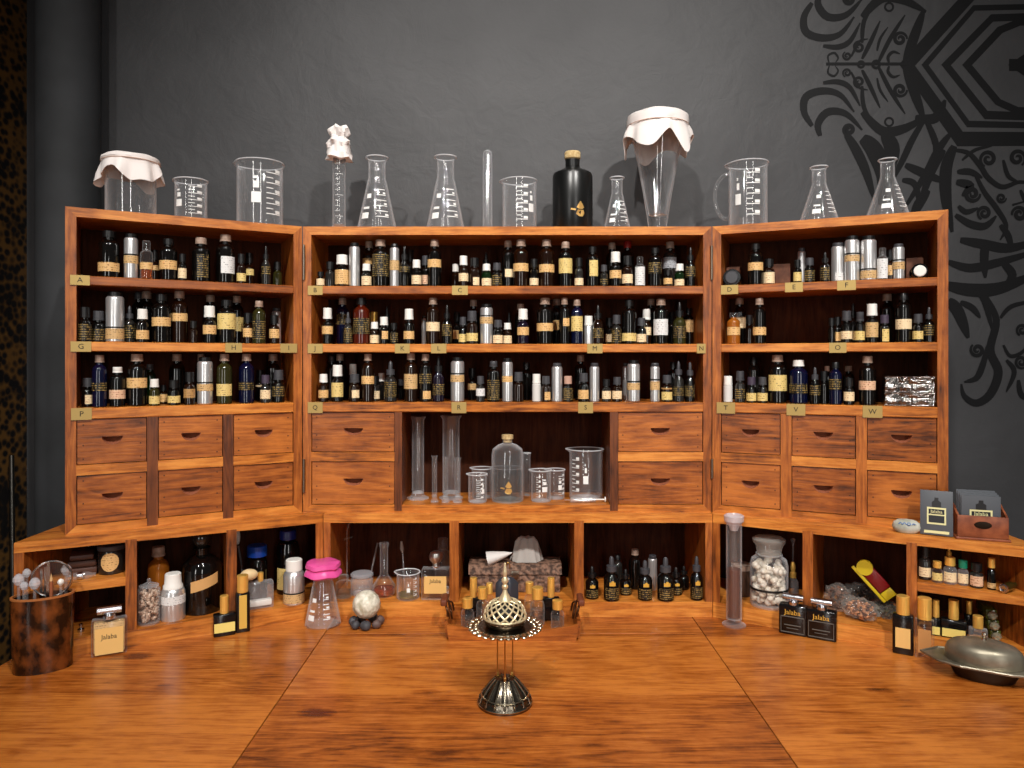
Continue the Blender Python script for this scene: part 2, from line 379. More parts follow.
# ------------------------------------------------------------------ mural painted on the wall
def wpx(p, D=None):
    D = WALLY-CAMY; return ((p[0]-512)*D/F, CAMZ-(p[1]-360)*D/F)
mur = B(); SK = 0; MX = wpx((1092, 0))[0]
def catmull(P, n=6):
    if len(P) < 3: return P
    out = []
    for i in range(len(P)-1):
        p0, p1, p2, p3 = P[max(i-1, 0)], P[i], P[i+1], P[min(i+2, len(P)-1)]
        for k in range(n):
            t = k/n
            out.append(tuple(.5*((2*p1[j])+(-p0[j]+p2[j])*t+(2*p0[j]-5*p1[j]+4*p2[j]-p3[j])*t*t+(-p0[j]+3*p1[j]-3*p2[j]+p3[j])*t**3) for j in (0, 1)))
    out.append(P[-1]); return out
def stroke(P, wd, curve=True, taper=True):
    Q = catmull(P) if curve else P
    Q = [wpx(q) for q in Q]; n = len(Q); k = (WALLY-CAMY)/F
    L_, R_ = [], []
    for i, q in enumerate(Q):
        a, b = Q[max(i-1, 0)], Q[min(i+1, n-1)]
        tx, tz = b[0]-a[0], b[1]-a[1]; l = math.hypot(tx, tz) or 1; tx /= l; tz /= l
        w_ = wd*k*(.56 if curve else .43)
        if taper: w_ *= max(.25, math.sin(PI*min(1, (i/(n-1))*.9+.1))**.6)
        if not curve and 0 < i < n-1:
            ax, az = Q[i][0]-a[0], Q[i][1]-a[1]; la = math.hypot(ax, az); c = (ax*tx+az*tz)/la; w_ /= max(.4, c)
        L_.append((q[0]-tz*w_, q[1]+tx*w_)); R_.append((q[0]+tz*w_, q[1]-tx*w_))
    global SK; SK += 1; y0 = WALLY-.0004-SK*1.2e-5
    for i in range(n-1):
        f = [mur.verts.new((p[0], y0, p[1])) for p in (L_[i], L_[i+1], R_[i+1], R_[i])]
        mur.faces.new(f)
        f = [mur.verts.new((2*MX-p[0], y0-6e-6, p[1])) for p in (R_[i], R_[i+1], L_[i+1], L_[i])]   # the pattern is symmetrical
        mur.faces.new(f)
def spiral(c, r, wd, turns=1.6, a0=0, d=1):
    stroke([(c[0]+r*(1-.85*t/24)*math.cos(a0+d*turns*2*PI*t/24), c[1]+r*(1-.85*t/24)*math.sin(a0+d*turns*2*PI*t/24)) for t in range(25)], wd)
def ringp(c, r, wd): stroke([(c[0]+r*math.cos(2*PI*t/16), c[1]+r*math.sin(2*PI*t/16)) for t in range(17)], wd, taper=False)
cy = 65
for path, wd in (([(1110, -10), (975, -10), (907, 65), (960, 139), (1110, 139)], 15), ([(1110, 5), (974, 8), (925, 65), (968, 124), (1110, 127)], 6.5),
                 ([(1110, 14), (992, 18), (946, 65), (986, 115), (1110, 119)], 8.5), ([(1110, 21), (1020, 22), (1000, 30), (967, 65), (998, 102), (1018, 111), (1110, 112)], 8.5)):
    stroke(path, wd, curve=False, taper=False)
stroke([(1009, 65), (1030, 65)], 14, curve=False, taper=False)
f_ = [mur.verts.new((wpx(p)[0], WALLY-.0006, wpx(p)[1])) for p in ((1008, 65), (1060, 30), (1060, 100))]; mur.faces.new(f_)
half = [('s', [(862, 70), (870, 86), (880, 108)], 4), ('s', [(878, 66), (890, 90), (905, 114)], 4), ('s', [(877, 78), (880, 90), (888, 102)], 2.5),
        ('p', (900, 90), 7, 3.4, 0), ('s', [(889, 66), (888, 72), (893, 77), (900, 75)], 3), ('p', (859, 82), 6, 2.6, 1), ('p', (847, 73), 4.5, 2.2, 2),
        ('s', [(851, 72), (855, 80), (860, 88), (868, 90)], 2.6), ('s', [(812, 126), (804, 112), (806, 97), (822, 91), (840, 95), (854, 112)], 7),
        ('s', [(820, 136), (818, 124), (828, 112), (846, 114), (862, 130)], 7), ('s', [(823, 83), (838, 82), (850, 88), (860, 106)], 5),
        ('r', (889, 122), 4, 1.8), ('p', (849, 130), 6, 4, 1.5), ('s', [(905, 66), (914, 92), (924, 120)], 9), ('s', [(862, 112), (882, 131), (903, 129), (926, 117)], 9),
        ('s', [(862, 86), (864, 108), (876, 128)], 4), ('s', [(829, 63), (828, 56), (834, 53), (838, 58), (835, 63)], 2)]
for h in half:
    for mir in (0, 1):
        g = (lambda p: (p[0], 129-p[1])) if mir else (lambda p: p)
        if h[0] == 's': stroke([g(p) for p in h[1]], h[2])
        elif h[0] == 'p': spiral(g(h[1]), h[2], h[3], a0=h[4]*(-1 if mir else 1), d=-1 if mir else 1)
        else: ringp(g(h[1]), h[2], h[3])
stroke([(826, 64), (850, 64), (880, 64), (908, 64)], 2.6, taper=False); ringp((861, 64.5), 3, 2); ringp((876, 64.5), 3.5, 2.4)
for P, wd in (([(846, 134), (856, 150), (866, 172), (874, 200)], 9), ([(862, 138), (874, 150), (884, 176), (880, 205)], 16), ([(884, 134), (892, 150), (886, 180)], 14),
              ([(925, 118), (912, 140), (900, 165), (880, 200)], 6), ([(925, 118), (936, 146), (932, 170)], 6), ([(950, 134), (938, 150), (925, 175), (902, 212)], 7),
              ([(905, 165), (925, 174), (945, 182)], 8), ([(944, 150), (930, 175), (918, 210)], 7), ([(915, 118), (935, 118), (945, 100)], 9),
              ([(928, 190), (918, 205), (912, 218)], 9), ([(902, 180), (915, 185), (920, 210)], 6)): stroke(P, wd)
for P, wd in (([(954, 146), (946, 168), (946, 200), (952, 232)], 11), ([(952, 150), (968, 153), (980, 166), (988, 178), (1002, 187), (1020, 182), (1040, 186)], 5),
              ([(974, 172), (984, 192), (996, 208), (1006, 226), (1000, 240)], 5), ([(957, 172), (970, 172), (982, 178)], 6), ([(956, 182), (970, 186), (962, 196)], 8),
              ([(1003, 160), (1008, 176), (1018, 182)], 4), ([(960, 240), (982, 244), (1010, 248), (1045, 238)], 9), ([(1000, 225), (1008, 236), (1012, 252)], 6),
              ([(955, 215), (970, 224), (985, 226), (996, 216)], 7), ([(948, 262), (970, 268), (1000, 262), (1040, 250)], 8), ([(986, 240), (984, 256), (985, 278)], 8),
              ([(945, 285), (970, 290), (1000, 288), (1040, 272)], 12), ([(1002, 262), (1012, 275), (1004, 288)], 8), ([(948, 300), (958, 312), (968, 338)], 11),
              ([(985, 296), (996, 320), (990, 350), (998, 372), (990, 394), (976, 403), (964, 396), (961, 384)], 8), ([(988, 345), (982, 366), (976, 378), (964, 382)], 6),
              ([(1006, 360), (1014, 372), (1006, 392)], 4.5), ([(1003, 345), (1010, 356), (1022, 352), (1030, 340)], 3.5), ([(1000, 318), (1012, 306), (1040, 300)], 4),
              ([(960, 302), (972, 308), (980, 318)], 6), ([(975, 290), (984, 300), (992, 330)], 6), ([(1018, 380), (1022, 396), (1040, 400)], 5), ([(1012, 205), (1030, 200)], 4),
              ([(958, 206), (966, 212), (978, 208)], 5), ([(1020, 190), (1028, 205), (1040, 210)], 4), ([(962, 160), (975, 150), (992, 146)], 3)): stroke(P, wd)
for c, r, wd, a, d in (((988, 159), 8.5, 3.6, 2, 1), ((1017, 158), 8.5, 3.6, 1, -1), ((972, 194), 8, 4, 0, 1), ((984, 213), 7, 3.4, 2, 1), ((1019, 214), 7.5, 3.8, 3, 1), ((977, 350), 7, 3.6, 4, -1),
                       ((1021, 362), 6.5, 3, 1, 1), ((1001, 198), 5, 2.4, 0, 1), ((1022, 330), 6, 3, 2, 1), ((1040, 160), 8, 3.5, 0, 1), ((1042, 360), 8, 3.5, 0, -1)): spiral(c, r, wd, a0=a, d=d)
tag(obj('wall_mural', mur, mat('black_mural_paint', (15, 15, 17), .6, Specular_IOR_Level=.25), smooth=False), 'large black scrollwork mural painted on the grey wall at the right', 'mural')

# ------------------------------------------------------------------ table
T = thing('table', (0, -.4, -.75), 'long orange-brown plank table carrying the whole apothecary case', 'table')
def tpart(name, bm, m): 
    o = obj(name, bm, m, T, smooth=False); o.location = (0, .4, .75); return o
SX0, SX1, SY = -.349, .357, -.100
tw = wood('x', 'table', .115)
for x0, x1, y0, y1 in ((-.852, SX0-.0008, -1.05, .19), (SX0+.0008, SX1-.0008, -1.05, SY-.0008), (SX0+.0008, SX1-.0008, SY+.0008, .19), (SX1+.0008, .878, -1.05, .19)):
    bm = B(); rbox(bm, x0, x1, y0, y1, -.035, 0, .0004, seg=1); tpart('tabletop_panel', bm, tw)
for x0, x1, y0, y1 in ((-.80, .83, -1.02, -.99), (-.80, .83, .12, .15)):
    bm = B(); box(bm, x0, x1, y0, y1, -.10, -.036); tpart('apron', bm, wood('x', 'dark'))
for x in (-.79, .75):
    for y in (-1.01, .08):
        bm = B(); prism(bm, [(x, -.036), (x+.07, -.036), (x+.058, -.75), (x+.012, -.75)], y, y+.06); tpart('leg', bm, wood('z', 'dark'))

# ------------------------------------------------------------------ cabinets
def cab(fr, name, label):
    t = thing(name, (fr.o[0], fr.o[1], 0), label, 'cabinet', fr.th); return t
def drawer(par, x0, x1, z0, z1, depth=.11, tone='mid'):
    g = .0012; x0 += g; x1 -= g; z0 += g; z1 -= g; cx = (x0+x1)/2; cz = z0+(z1-z0)*.60
    hw, hd = min(.0195, (x1-x0)*.155), .0145
    y = .003; bm = B()
    hole = [(cx-hw, cz)] + [(cx-hw*math.cos(PI*k/10), cz-hd*math.sin(PI*k/10)) for k in range(1, 10)] + [(cx+hw, cz)]
    outer = [(x0, z0), (x1, z0), (x1, z1), (x0, z1)]
    pts = outer+hole; vs = [bm.verts.new((p[0], y, p[1])) for p in pts]
    for tri in tessellate_polygon([[Vector((p[0], p[1], 0)) for p in outer], [Vector((p[0], p[1], 0)) for p in hole]]):
        try: bm.faces.new([vs[i] for i in tri])
        except ValueError: pass
    bk = [bm.verts.new((p[0], depth, p[1])) for p in outer]
    for i in range(4): bm.faces.new((vs[i], bk[i], bk[(i+1) % 4], vs[(i+1) % 4]))
    bm.faces.new(bk)
    # dark dowel ends in the corners, part of the face
    for dx in (.009, (x1-x0)-.009):
        for dz in (.009, (z1-z0)*.42, (z1-z0)-.009):
            t = B(); lathe(t, [(0, .0004), (.0013, .0004), (.0013, -.0002)], 8, Matrix.Translation((x0+dx, y, z0+dz)) @ Matrix.Rotation(PI/2, 4, 'X')); merge(bm, t, None, 1)
    d = obj('drawer', bm, [wood('x', tone), mat('dark_dowel', (58, 28, 12), .6)], par, smooth=False)
    # scooped finger pull carved in below a straight lip
    s = B(); n = 10; rows = 6; grid = []
    for r in range(rows+1):
        ph = PI/2*r/rows
        grid.append([s.verts.new((cx-hw*math.cos(PI*k/n)*(1-.25*math.sin(ph)), y+.021*math.sin(ph), cz-hd*math.sin(PI*k/n)*math.cos(ph) + (.002*math.sin(ph)))) for k in range(n+1)])
    for r in range(rows):
        for k in range(n): s.faces.new((grid[r][k], grid[r][k+1], grid[r+1][k+1], grid[r+1][k]))
    s.faces.new([s.verts.new(p) for p in ((cx-hw, y, cz), (cx+hw, y, cz), (cx+hw*.75, y+.021, cz+.002), (cx-hw*.75, y+.021, cz+.002))])
    p = obj('finger_pull', s, mat('pinkish_pull_wood', (150, 88, 62), .5), d); p['label'] = 'scooped finger pull'  # scoop is pinker than the drawer face
def upper(fr, name, label, colpx, tabs, drows, niche=None, stile=.0175):
    t = cab(fr, name, label); W = fr.w; b = .0165
    q = .0008
    # mitred frame boards
    bm = B(); prism(bm, [(q, ZT), (W-q, ZT), (W-stile, ZT-b), (stile, ZT-b)], 0, DEP); obj('top_board', bm, wood('x', 'light'), t, smooth=False)
    bm = B(); prism(bm, [(q, ZB), (W-q, ZB), (W-stile, FLOORU), (stile, FLOORU)], 0, DEP); obj('bottom_board', bm, wood('x', 'light'), t, smooth=False)
    for s in (0, 1):
        P = [(q, ZB), (q, ZT), (stile, ZT-b), (stile, FLOORU)]
        if s: P = [(W-a, c) for a, c in P]
        bm = B(); prism(bm, P, 0, DEP); obj('side_board', bm, wood('z', 'mid'), t, smooth=False)
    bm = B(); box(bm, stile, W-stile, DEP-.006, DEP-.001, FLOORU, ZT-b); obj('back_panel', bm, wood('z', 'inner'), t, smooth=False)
    for i, (z0, z1) in enumerate(SH):
        bm = B(); rbox(bm, stile-.008 if fr is UL and i < 3 else stile, W-stile, -.0015, DEP-.007, z0, z1, .0012, seg=1)
        obj('shelf', bm, wood('x', 'light' if i else 'mid'), t, smooth=False)
    zr = [(SH[2][0], .3245), (.3065, FLOORU)]
    for z1, z0 in zr: pass
    cols = [(fr.u(a), fr.u(c)) for a, c in colpx]
    edges = [stile]+[v for c in cols for v in c]+[W-stile]
    # vertical dividers between the columns
    for k in range(len(cols)-1):
        a, c = cols[k][1], cols[k+1][0]
        if niche == k or niche == k+1: pass
        bm = B(); box(bm, a, c, -.0006, DEP-.007, FLOORU-.012, SH[2][0]+.0); obj('divider', bm, wood('z', 'mid' if fr is UR else 'dark'), t, smooth=False)
    for k, (a, c) in enumerate(cols):
        if niche == k: continue
        a2 = max(a, stile); c2 = min(c, W-stile)
        bm = B(); box(bm, a2, c2, 0, DEP-.007, .3065, .3245); obj('rail', bm, wood('x', 'light'), t, smooth=False)
        drawer(t, a2, c2, .3245, SH[2][0]); drawer(t, a2, c2, FLOORU, .3065)
    for (px, wpx_, row, ch) in tabs:
        u0, u1 = fr.u(px-wpx_/2), fr.u(px+wpx_/2); z0, z1 = SH[row]; z1 += .0005; z0 -= .0012
        if fr is UR or fr is UC: z0 -= .001
        bm = B(); rbox(bm, u0, u1, -.0026, -.0016, z0, z1, .0003, seg=1); tb = obj('index_tab', bm, M['tab'], t, smooth=False)
        l = text_bm(ch, .013, .0001); bm = B(); merge(bm, l, Matrix.Translation(((u0+u1)/2, -.0029, (z0+z1)/2)))
        obj('letter', bm, M['ink'], tb, smooth=False)
    return t
tUL = upper(UL, 'apothecary_case', 'left hinged wing of the wooden apothecary case, shelves over six drawers',
            [(75, 147), (158, 223), (233.3, 296)], [(80, 20, 0, 'A'), (81, 21, 1, 'G'), (233.5, 17, 1, 'H'), (288.5, 17, 1, 'I'), (81.5, 21, 2, 'P')], 2)
tUC = upper(UC, 'apothecary_case', 'wide middle section of the wooden apothecary case, with an open niche of glassware',
            [(311, 394.5), (402, 610), (618, 704)], [(315.5, 15, 0, 'B'), (460, 16, 0, 'C'), (315.5, 15, 1, 'J'), (402.5, 15, 1, 'K'), (438.8, 15.5, 1, 'L'), (594.7, 15.5, 1, 'M'), (701, 9, 1, 'N'),
             (315.5, 15, 2, 'Q'), (459, 15, 2, 'R'), (585.5, 15, 2, 'S')], 2, niche=1)
tUR = upper(UR, 'apothecary_case', 'right hinged wing of the wooden apothecary case, foil boxes on its lowest shelf',
            [(719, 780.6), (791.6, 856), (867, 938)], [(729.7, 17.5, 0, 'D'), (794, 18, 0, 'E'), (846.5, 19, 0, 'F'), (837.8, 17.5, 1, 'O'), (726, 18.5, 2, 'T'), (796, 19, 2, 'V'), (872.5, 20, 2, 'W')], 2)
# hinges on the joints: belong to the middle section
for px, ya, yb in ((304.2, 245, 280), (711.3, 246, 280), (304.2, 459, 492), (711.6, 459, 478)):
    x = (px-512)*.002; z0, z1 = zpx(yb, 1.44), zpx(ya, 1.44)
    bm = B(); tube(bm, [(x+.419, -.003, z0), (x+.419, -.003, z1)], .0026, 10)
    for s in (.33, .66): lathe(bm, [(.0026, 0), (.0031, .0003), (.0031, .001), (.0026, .0013)], 10, Matrix.Translation((x+.419, -.003, z0+(z1-z0)*s)))
    obj('hinge', bm, M['hinge'], tUC)
# lower units
def lower(fr, name, label, divs, shelves, outer=None):
    t = cab(fr, name, label); W = fr.w; b = .0175; st = .0145
    # plan: front edge local v=0, back edge follows the wall line
    def loc(x, y): dx, dy = x-fr.o[0], y-fr.o[1]; return (dx*fr.c+dy*fr.s, -dx*fr.s+dy*fr.c)
    yb = .185
    pa, pb = fr.w2(0, 0), fr.w2(W, 0)
    xa = pa[0]+(-.009 if outer == 'l' else 0); xb = pb[0]
    backa, backb = loc(xa, yb), loc(xb, yb)
    q = .0006
    topp = [(q, 0), (W-q, 0), (backb[0]-q, backb[1]), (backa[0]+q, backa[1])]
    bm = B(); prism(bm, topp, LTOP-b, LTOP, 'xy'); obj('top_board', bm, wood('x', 'light'), t, smooth=False)
    bm = B(); prism(bm, topp, 0, FLOORL, 'xy'); obj('bottom_board', bm, wood('x', 'light'), t, smooth=False)
    z0, z1 = FLOORL, LTOP-b
    def tq(p, v): # point at depth v along the side from front p(0/1)
        f, bk = ((0, 0), backa) if p == 0 else ((W, 0), backb)
        k = v/max(.01, bk[1]-f[1]); return (f[0]+(bk[0]-f[0])*k, v)
    for s in (0, 1):
        a0 = tq(s, 0); a1 = tq(s, LDEP); sg = 1 if s == 0 else -1
        P = [(a0[0]+sg*q, 0), (a0[0]+sg*st, 0), (a1[0]+sg*st, LDEP), (a1[0]+sg*q, LDEP)]
        bm = B(); prism(bm, P, z0, z1, 'xy'); obj('side_board', bm, wood('z', 'mid'), t, smooth=False)
    l0, l1 = tq(0, LDEP), tq(1, LDEP)
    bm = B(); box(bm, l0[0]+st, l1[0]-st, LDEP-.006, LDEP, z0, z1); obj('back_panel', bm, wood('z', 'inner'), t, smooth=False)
    for a, c in divs:
        bm = B(); box(bm, fr.u(a), fr.u(c), -.0006, LDEP-.007, z0, z1+.004); obj('divider', bm, wood('z', 'mid'), t, smooth=False)
    for a, c, za, zb in shelves:
        ua = fr.u(a) if a else st+.0005; uc = fr.u(c) if c else W-st-.0005
        la, lb = (tq(0, LDEP-.008)[0]+st if not a else ua), (tq(1, LDEP-.008)[0]-st if not c else uc)
        bm = B(); prism(bm, [(ua, .0005), (uc, .0005), (lb, LDEP-.008), (la, LDEP-.008)], za, zb, 'xy'); obj('shelf', bm, wood('x', 'light'), t, smooth=False)
    return t
ZSL0, ZSL1 = .118, .1315
tLL = lower(LL, 'pigeonhole_unit', 'left angled pigeonhole unit under the case, with jars and perfume bottles', [(125.4, 136.7), (226.4, 236.6)], [(None, 125.6, .110, .1255)], 'l')
tLC = lower(LC, 'pigeonhole_unit', 'straight middle pigeonhole unit under the case, holding a carved chest', [(449.6, 458.7), (574.4, 583.7)], [])
tLR = lower(LR, 'pigeonhole_unit', 'right angled pigeonhole unit under the case, with small gold capped bottles', [(802.6, 813), (906.5, 917)], [(917.2, None, .1075, .1225)], 'r')
#@@PART2
# ------------------------------------------------------------------ bottles
placed = []   # (x, y, r, z0, z1)
def settle(fr, px, off0, rad, z0, z1, maxoff, step=.003, minoff=None):
    """slide back along the line of sight until nothing touches"""
    off = off0; best = None
    while off <= maxoff+1e-6:
        x, y, D, u = fr.hit(px, off)
        rr = rad(D); uc = min(max(u, .0187+rr), fr.w-.0187-rr)
        if uc != u: x, y = fr.w2(uc, off); D = y-CAMY
        gap = min([math.hypot(x-a, y-b)-rr-c for a, b, c, p, q in placed if p < z1 and q > z0] + [1])
        if gap >= .0006: return off, x, y, D
        if best is None or gap > best[0]: best = (gap, off, x, y, D)
        off += step
    return best[1:]
def prof_for(kind, r, h):
    """(body profile, shoulder z, cap (r, z0, z1), body straight z0..z1)"""
    e = r*.12
    if kind == 'R':
        zs, zn, ch = h*.68, h*.81, h*.14; rn = r*.46
        p = [(0, 0), (r-e, 0), (r, e), (r, zs), (r*.93, zs+(zn-zs)*.45), (r*.68, zs+(zn-zs)*.82), (rn, zn), (rn, h-ch), (0, h-ch)]
        return p, zs, (r*.60, h-ch-.0002, h)
    if kind == 'E':
        ch = h*.30; zs, zn = h*.52, h*.64; rn = r*.55
        p = [(0, 0), (r-e, 0), (r, e), (r, zs), (r*.88, zs+(zn-zs)*.6), (rn, zn), (rn, h-ch), (0, h-ch)]
        return p, zs, (r*.80, h-ch-.0002, h)
    if kind == 'P':
        zs, zn = h*.50, h*.62; rn = r*.5
        p = [(0, 0), (r-e, 0), (r, e), (r, zs), (r*.85, zs+(zn-zs)*.5), (rn, zn), (rn, h*.66), (0, h*.66)]
        return p, zs, (r*.66, h*.66, h)
    if kind == 'A':
        zs = h*.86
        p = [(0, 0), (r-e, 0), (r, e), (r, zs), (r*.93, zs+h*.035), (r*.8, zs+h*.05), (0, zs+h*.05)]
        return p, zs, (r*.8, zs+h*.05, h)
    if kind == 'W':   # plain white plastic bottle
        zs = h*.62
        p = [(0, 0), (r-e, 0), (r, e), (r, zs), (r*.8, zs+h*.04), (0, zs+h*.04)]
        return p, zs, (r*.92, zs+h*.04, h)
    if kind == 'V':   # clear vial with clear over-cap
        zs = h*.66
        p = [(0, 0), (r-e, 0), (r, e), (r, zs), (r*.86, zs+h*.05), (r*.4, zs+h*.09), (r*.4, zs+h*.12), (0, zs+h*.12)]
        return p, zs, (r*.62, zs+h*.12, h)
def bottle(kind, name, loc, r, h, glass, cap, labels, label, cat, group=None, rotz=0, seg=18, sx=1, sy=1, ang=(-150, -30), liquid=None):
    t = thing(name, loc, label, cat, rotz, group)
    P, zs, (cr_, c0, c1) = prof_for(kind, r, h)
    bm = B(); lathe(bm, P, seg, sx=sx, sy=sy); obj('body', bm, M[glass], t)
    if liquid:
        bm = B(); lathe(bm, [(0, .002), (r*.9, .002), (r*.9, zs*liquid[1]), (0, zs*liquid[1])], seg, sx=sx, sy=sy); obj('liquid', bm, M[liquid[0]], t)
    cm = M['c_'+cap]
    if kind == 'P':
        bm = B(); lathe(bm, [(0, c0), (cr_, c0), (cr_, c0+(c1-c0)*.36), (cr_*.7, c0+(c1-c0)*.40), (0, c0+(c1-c0)*.40)], seg); obj('collar', bm, cm, t)
        zb = c0+(c1-c0)*.40
        bm = B(); lathe(bm, [(0, zb), (cr_*.52, zb), (cr_*.50, zb+(c1-zb)*.3), (cr_*.44, zb+(c1-zb)*.75), (cr_*.25, zb+(c1-zb)*.95), (0, c1)], 14); obj('bulb', bm, cm, t)
    elif kind == 'V':
        bm = B(); lathe(bm, [(cr_, c0-h*.06), (cr_, c1-.001), (cr_*.8, c1), (0, c1)], seg); obj('cap', bm, M['clear'] if cap == 'clear' else cm, t)
    else:
        rid = (lambda a, rr, z: (rr*(1+.025*math.cos(a*seg/2)), z))
        if cap.startswith('taupe') or cap == 'white' or cap == 'grey':
            zr = c0+(c1-c0)*.22
            bm = B(); lathe(bm, [(0, c0), (cr_*1.04, c0), (cr_*1.04, zr-h*.006), (cr_*.96, zr), (cr_, zr+h*.006), (cr_*.97, c1-h*.01), (cr_*.88, c1), (0, c1)], seg, rf=rid)
        else: bm = B(); lathe(bm, [(0, c0), (cr_, c0), (cr_, c1-h*.012), (cr_*.9, c1), (0, c1)], seg, rf=rid)
        obj('cap', bm, cm, t)
    for lb in labels:
        lc, f0, f1 = lb[:3]
        if lc == 'ring':
            bm = B(); lathe(bm, [(r*.98, f0*h), (r*1.012, f0*h), (r*1.012, f1*h), (r*.98, f1*h)], seg, close=True); obj('ring', bm, M['ring'], t); continue
        if lc == 'neck':
            bm = B(); nr = r*.56
            lathe(bm, [(0, f0*h), (nr, f0*h), (nr, f1*h), (0, f1*h)], seg); obj('neck_ring', bm, M['c_white'], t); continue
        a = lb[3] if len(lb) > 3 else ang
        z1 = min(f1*h, zs*1.0)
        z0 = min(f0*h, z1-.003)
        bm = B(); patch(bm, r, z0, z1, a[0], a[1], 12, sx=sx, sy=sy, t=.0005); obj('label', bm, M['l_'+lc], t)
    return t
ORD = ['', 'first', 'second', 'third', 'fourth', 'fifth', 'sixth', 'seventh', 'eighth', 'ninth', 'tenth', 'eleventh', 'twelfth', 'thirteenth', 'fourteenth', 'fifteenth', 'sixteenth', 'seventeenth',
       'eighteenth', 'nineteenth', 'twentieth'] + ['twenty-'+s for s in ('first', 'second', 'third', 'fourth', 'fifth', 'sixth', 'seventh', 'eighth', 'ninth')] + ['thirtieth'] + ['thirty-'+s for s in ('first', 'second', 'third', 'fourth', 'fifth', 'sixth', 'seventh', 'eighth', 'ninth')] + ['fortieth']
KN = {'R': 'bottle', 'E': 'small_bottle', 'P': 'dropper_bottle', 'A': 'aluminium_bottle', 'W': 'plastic_bottle', 'V': 'spray_vial'}
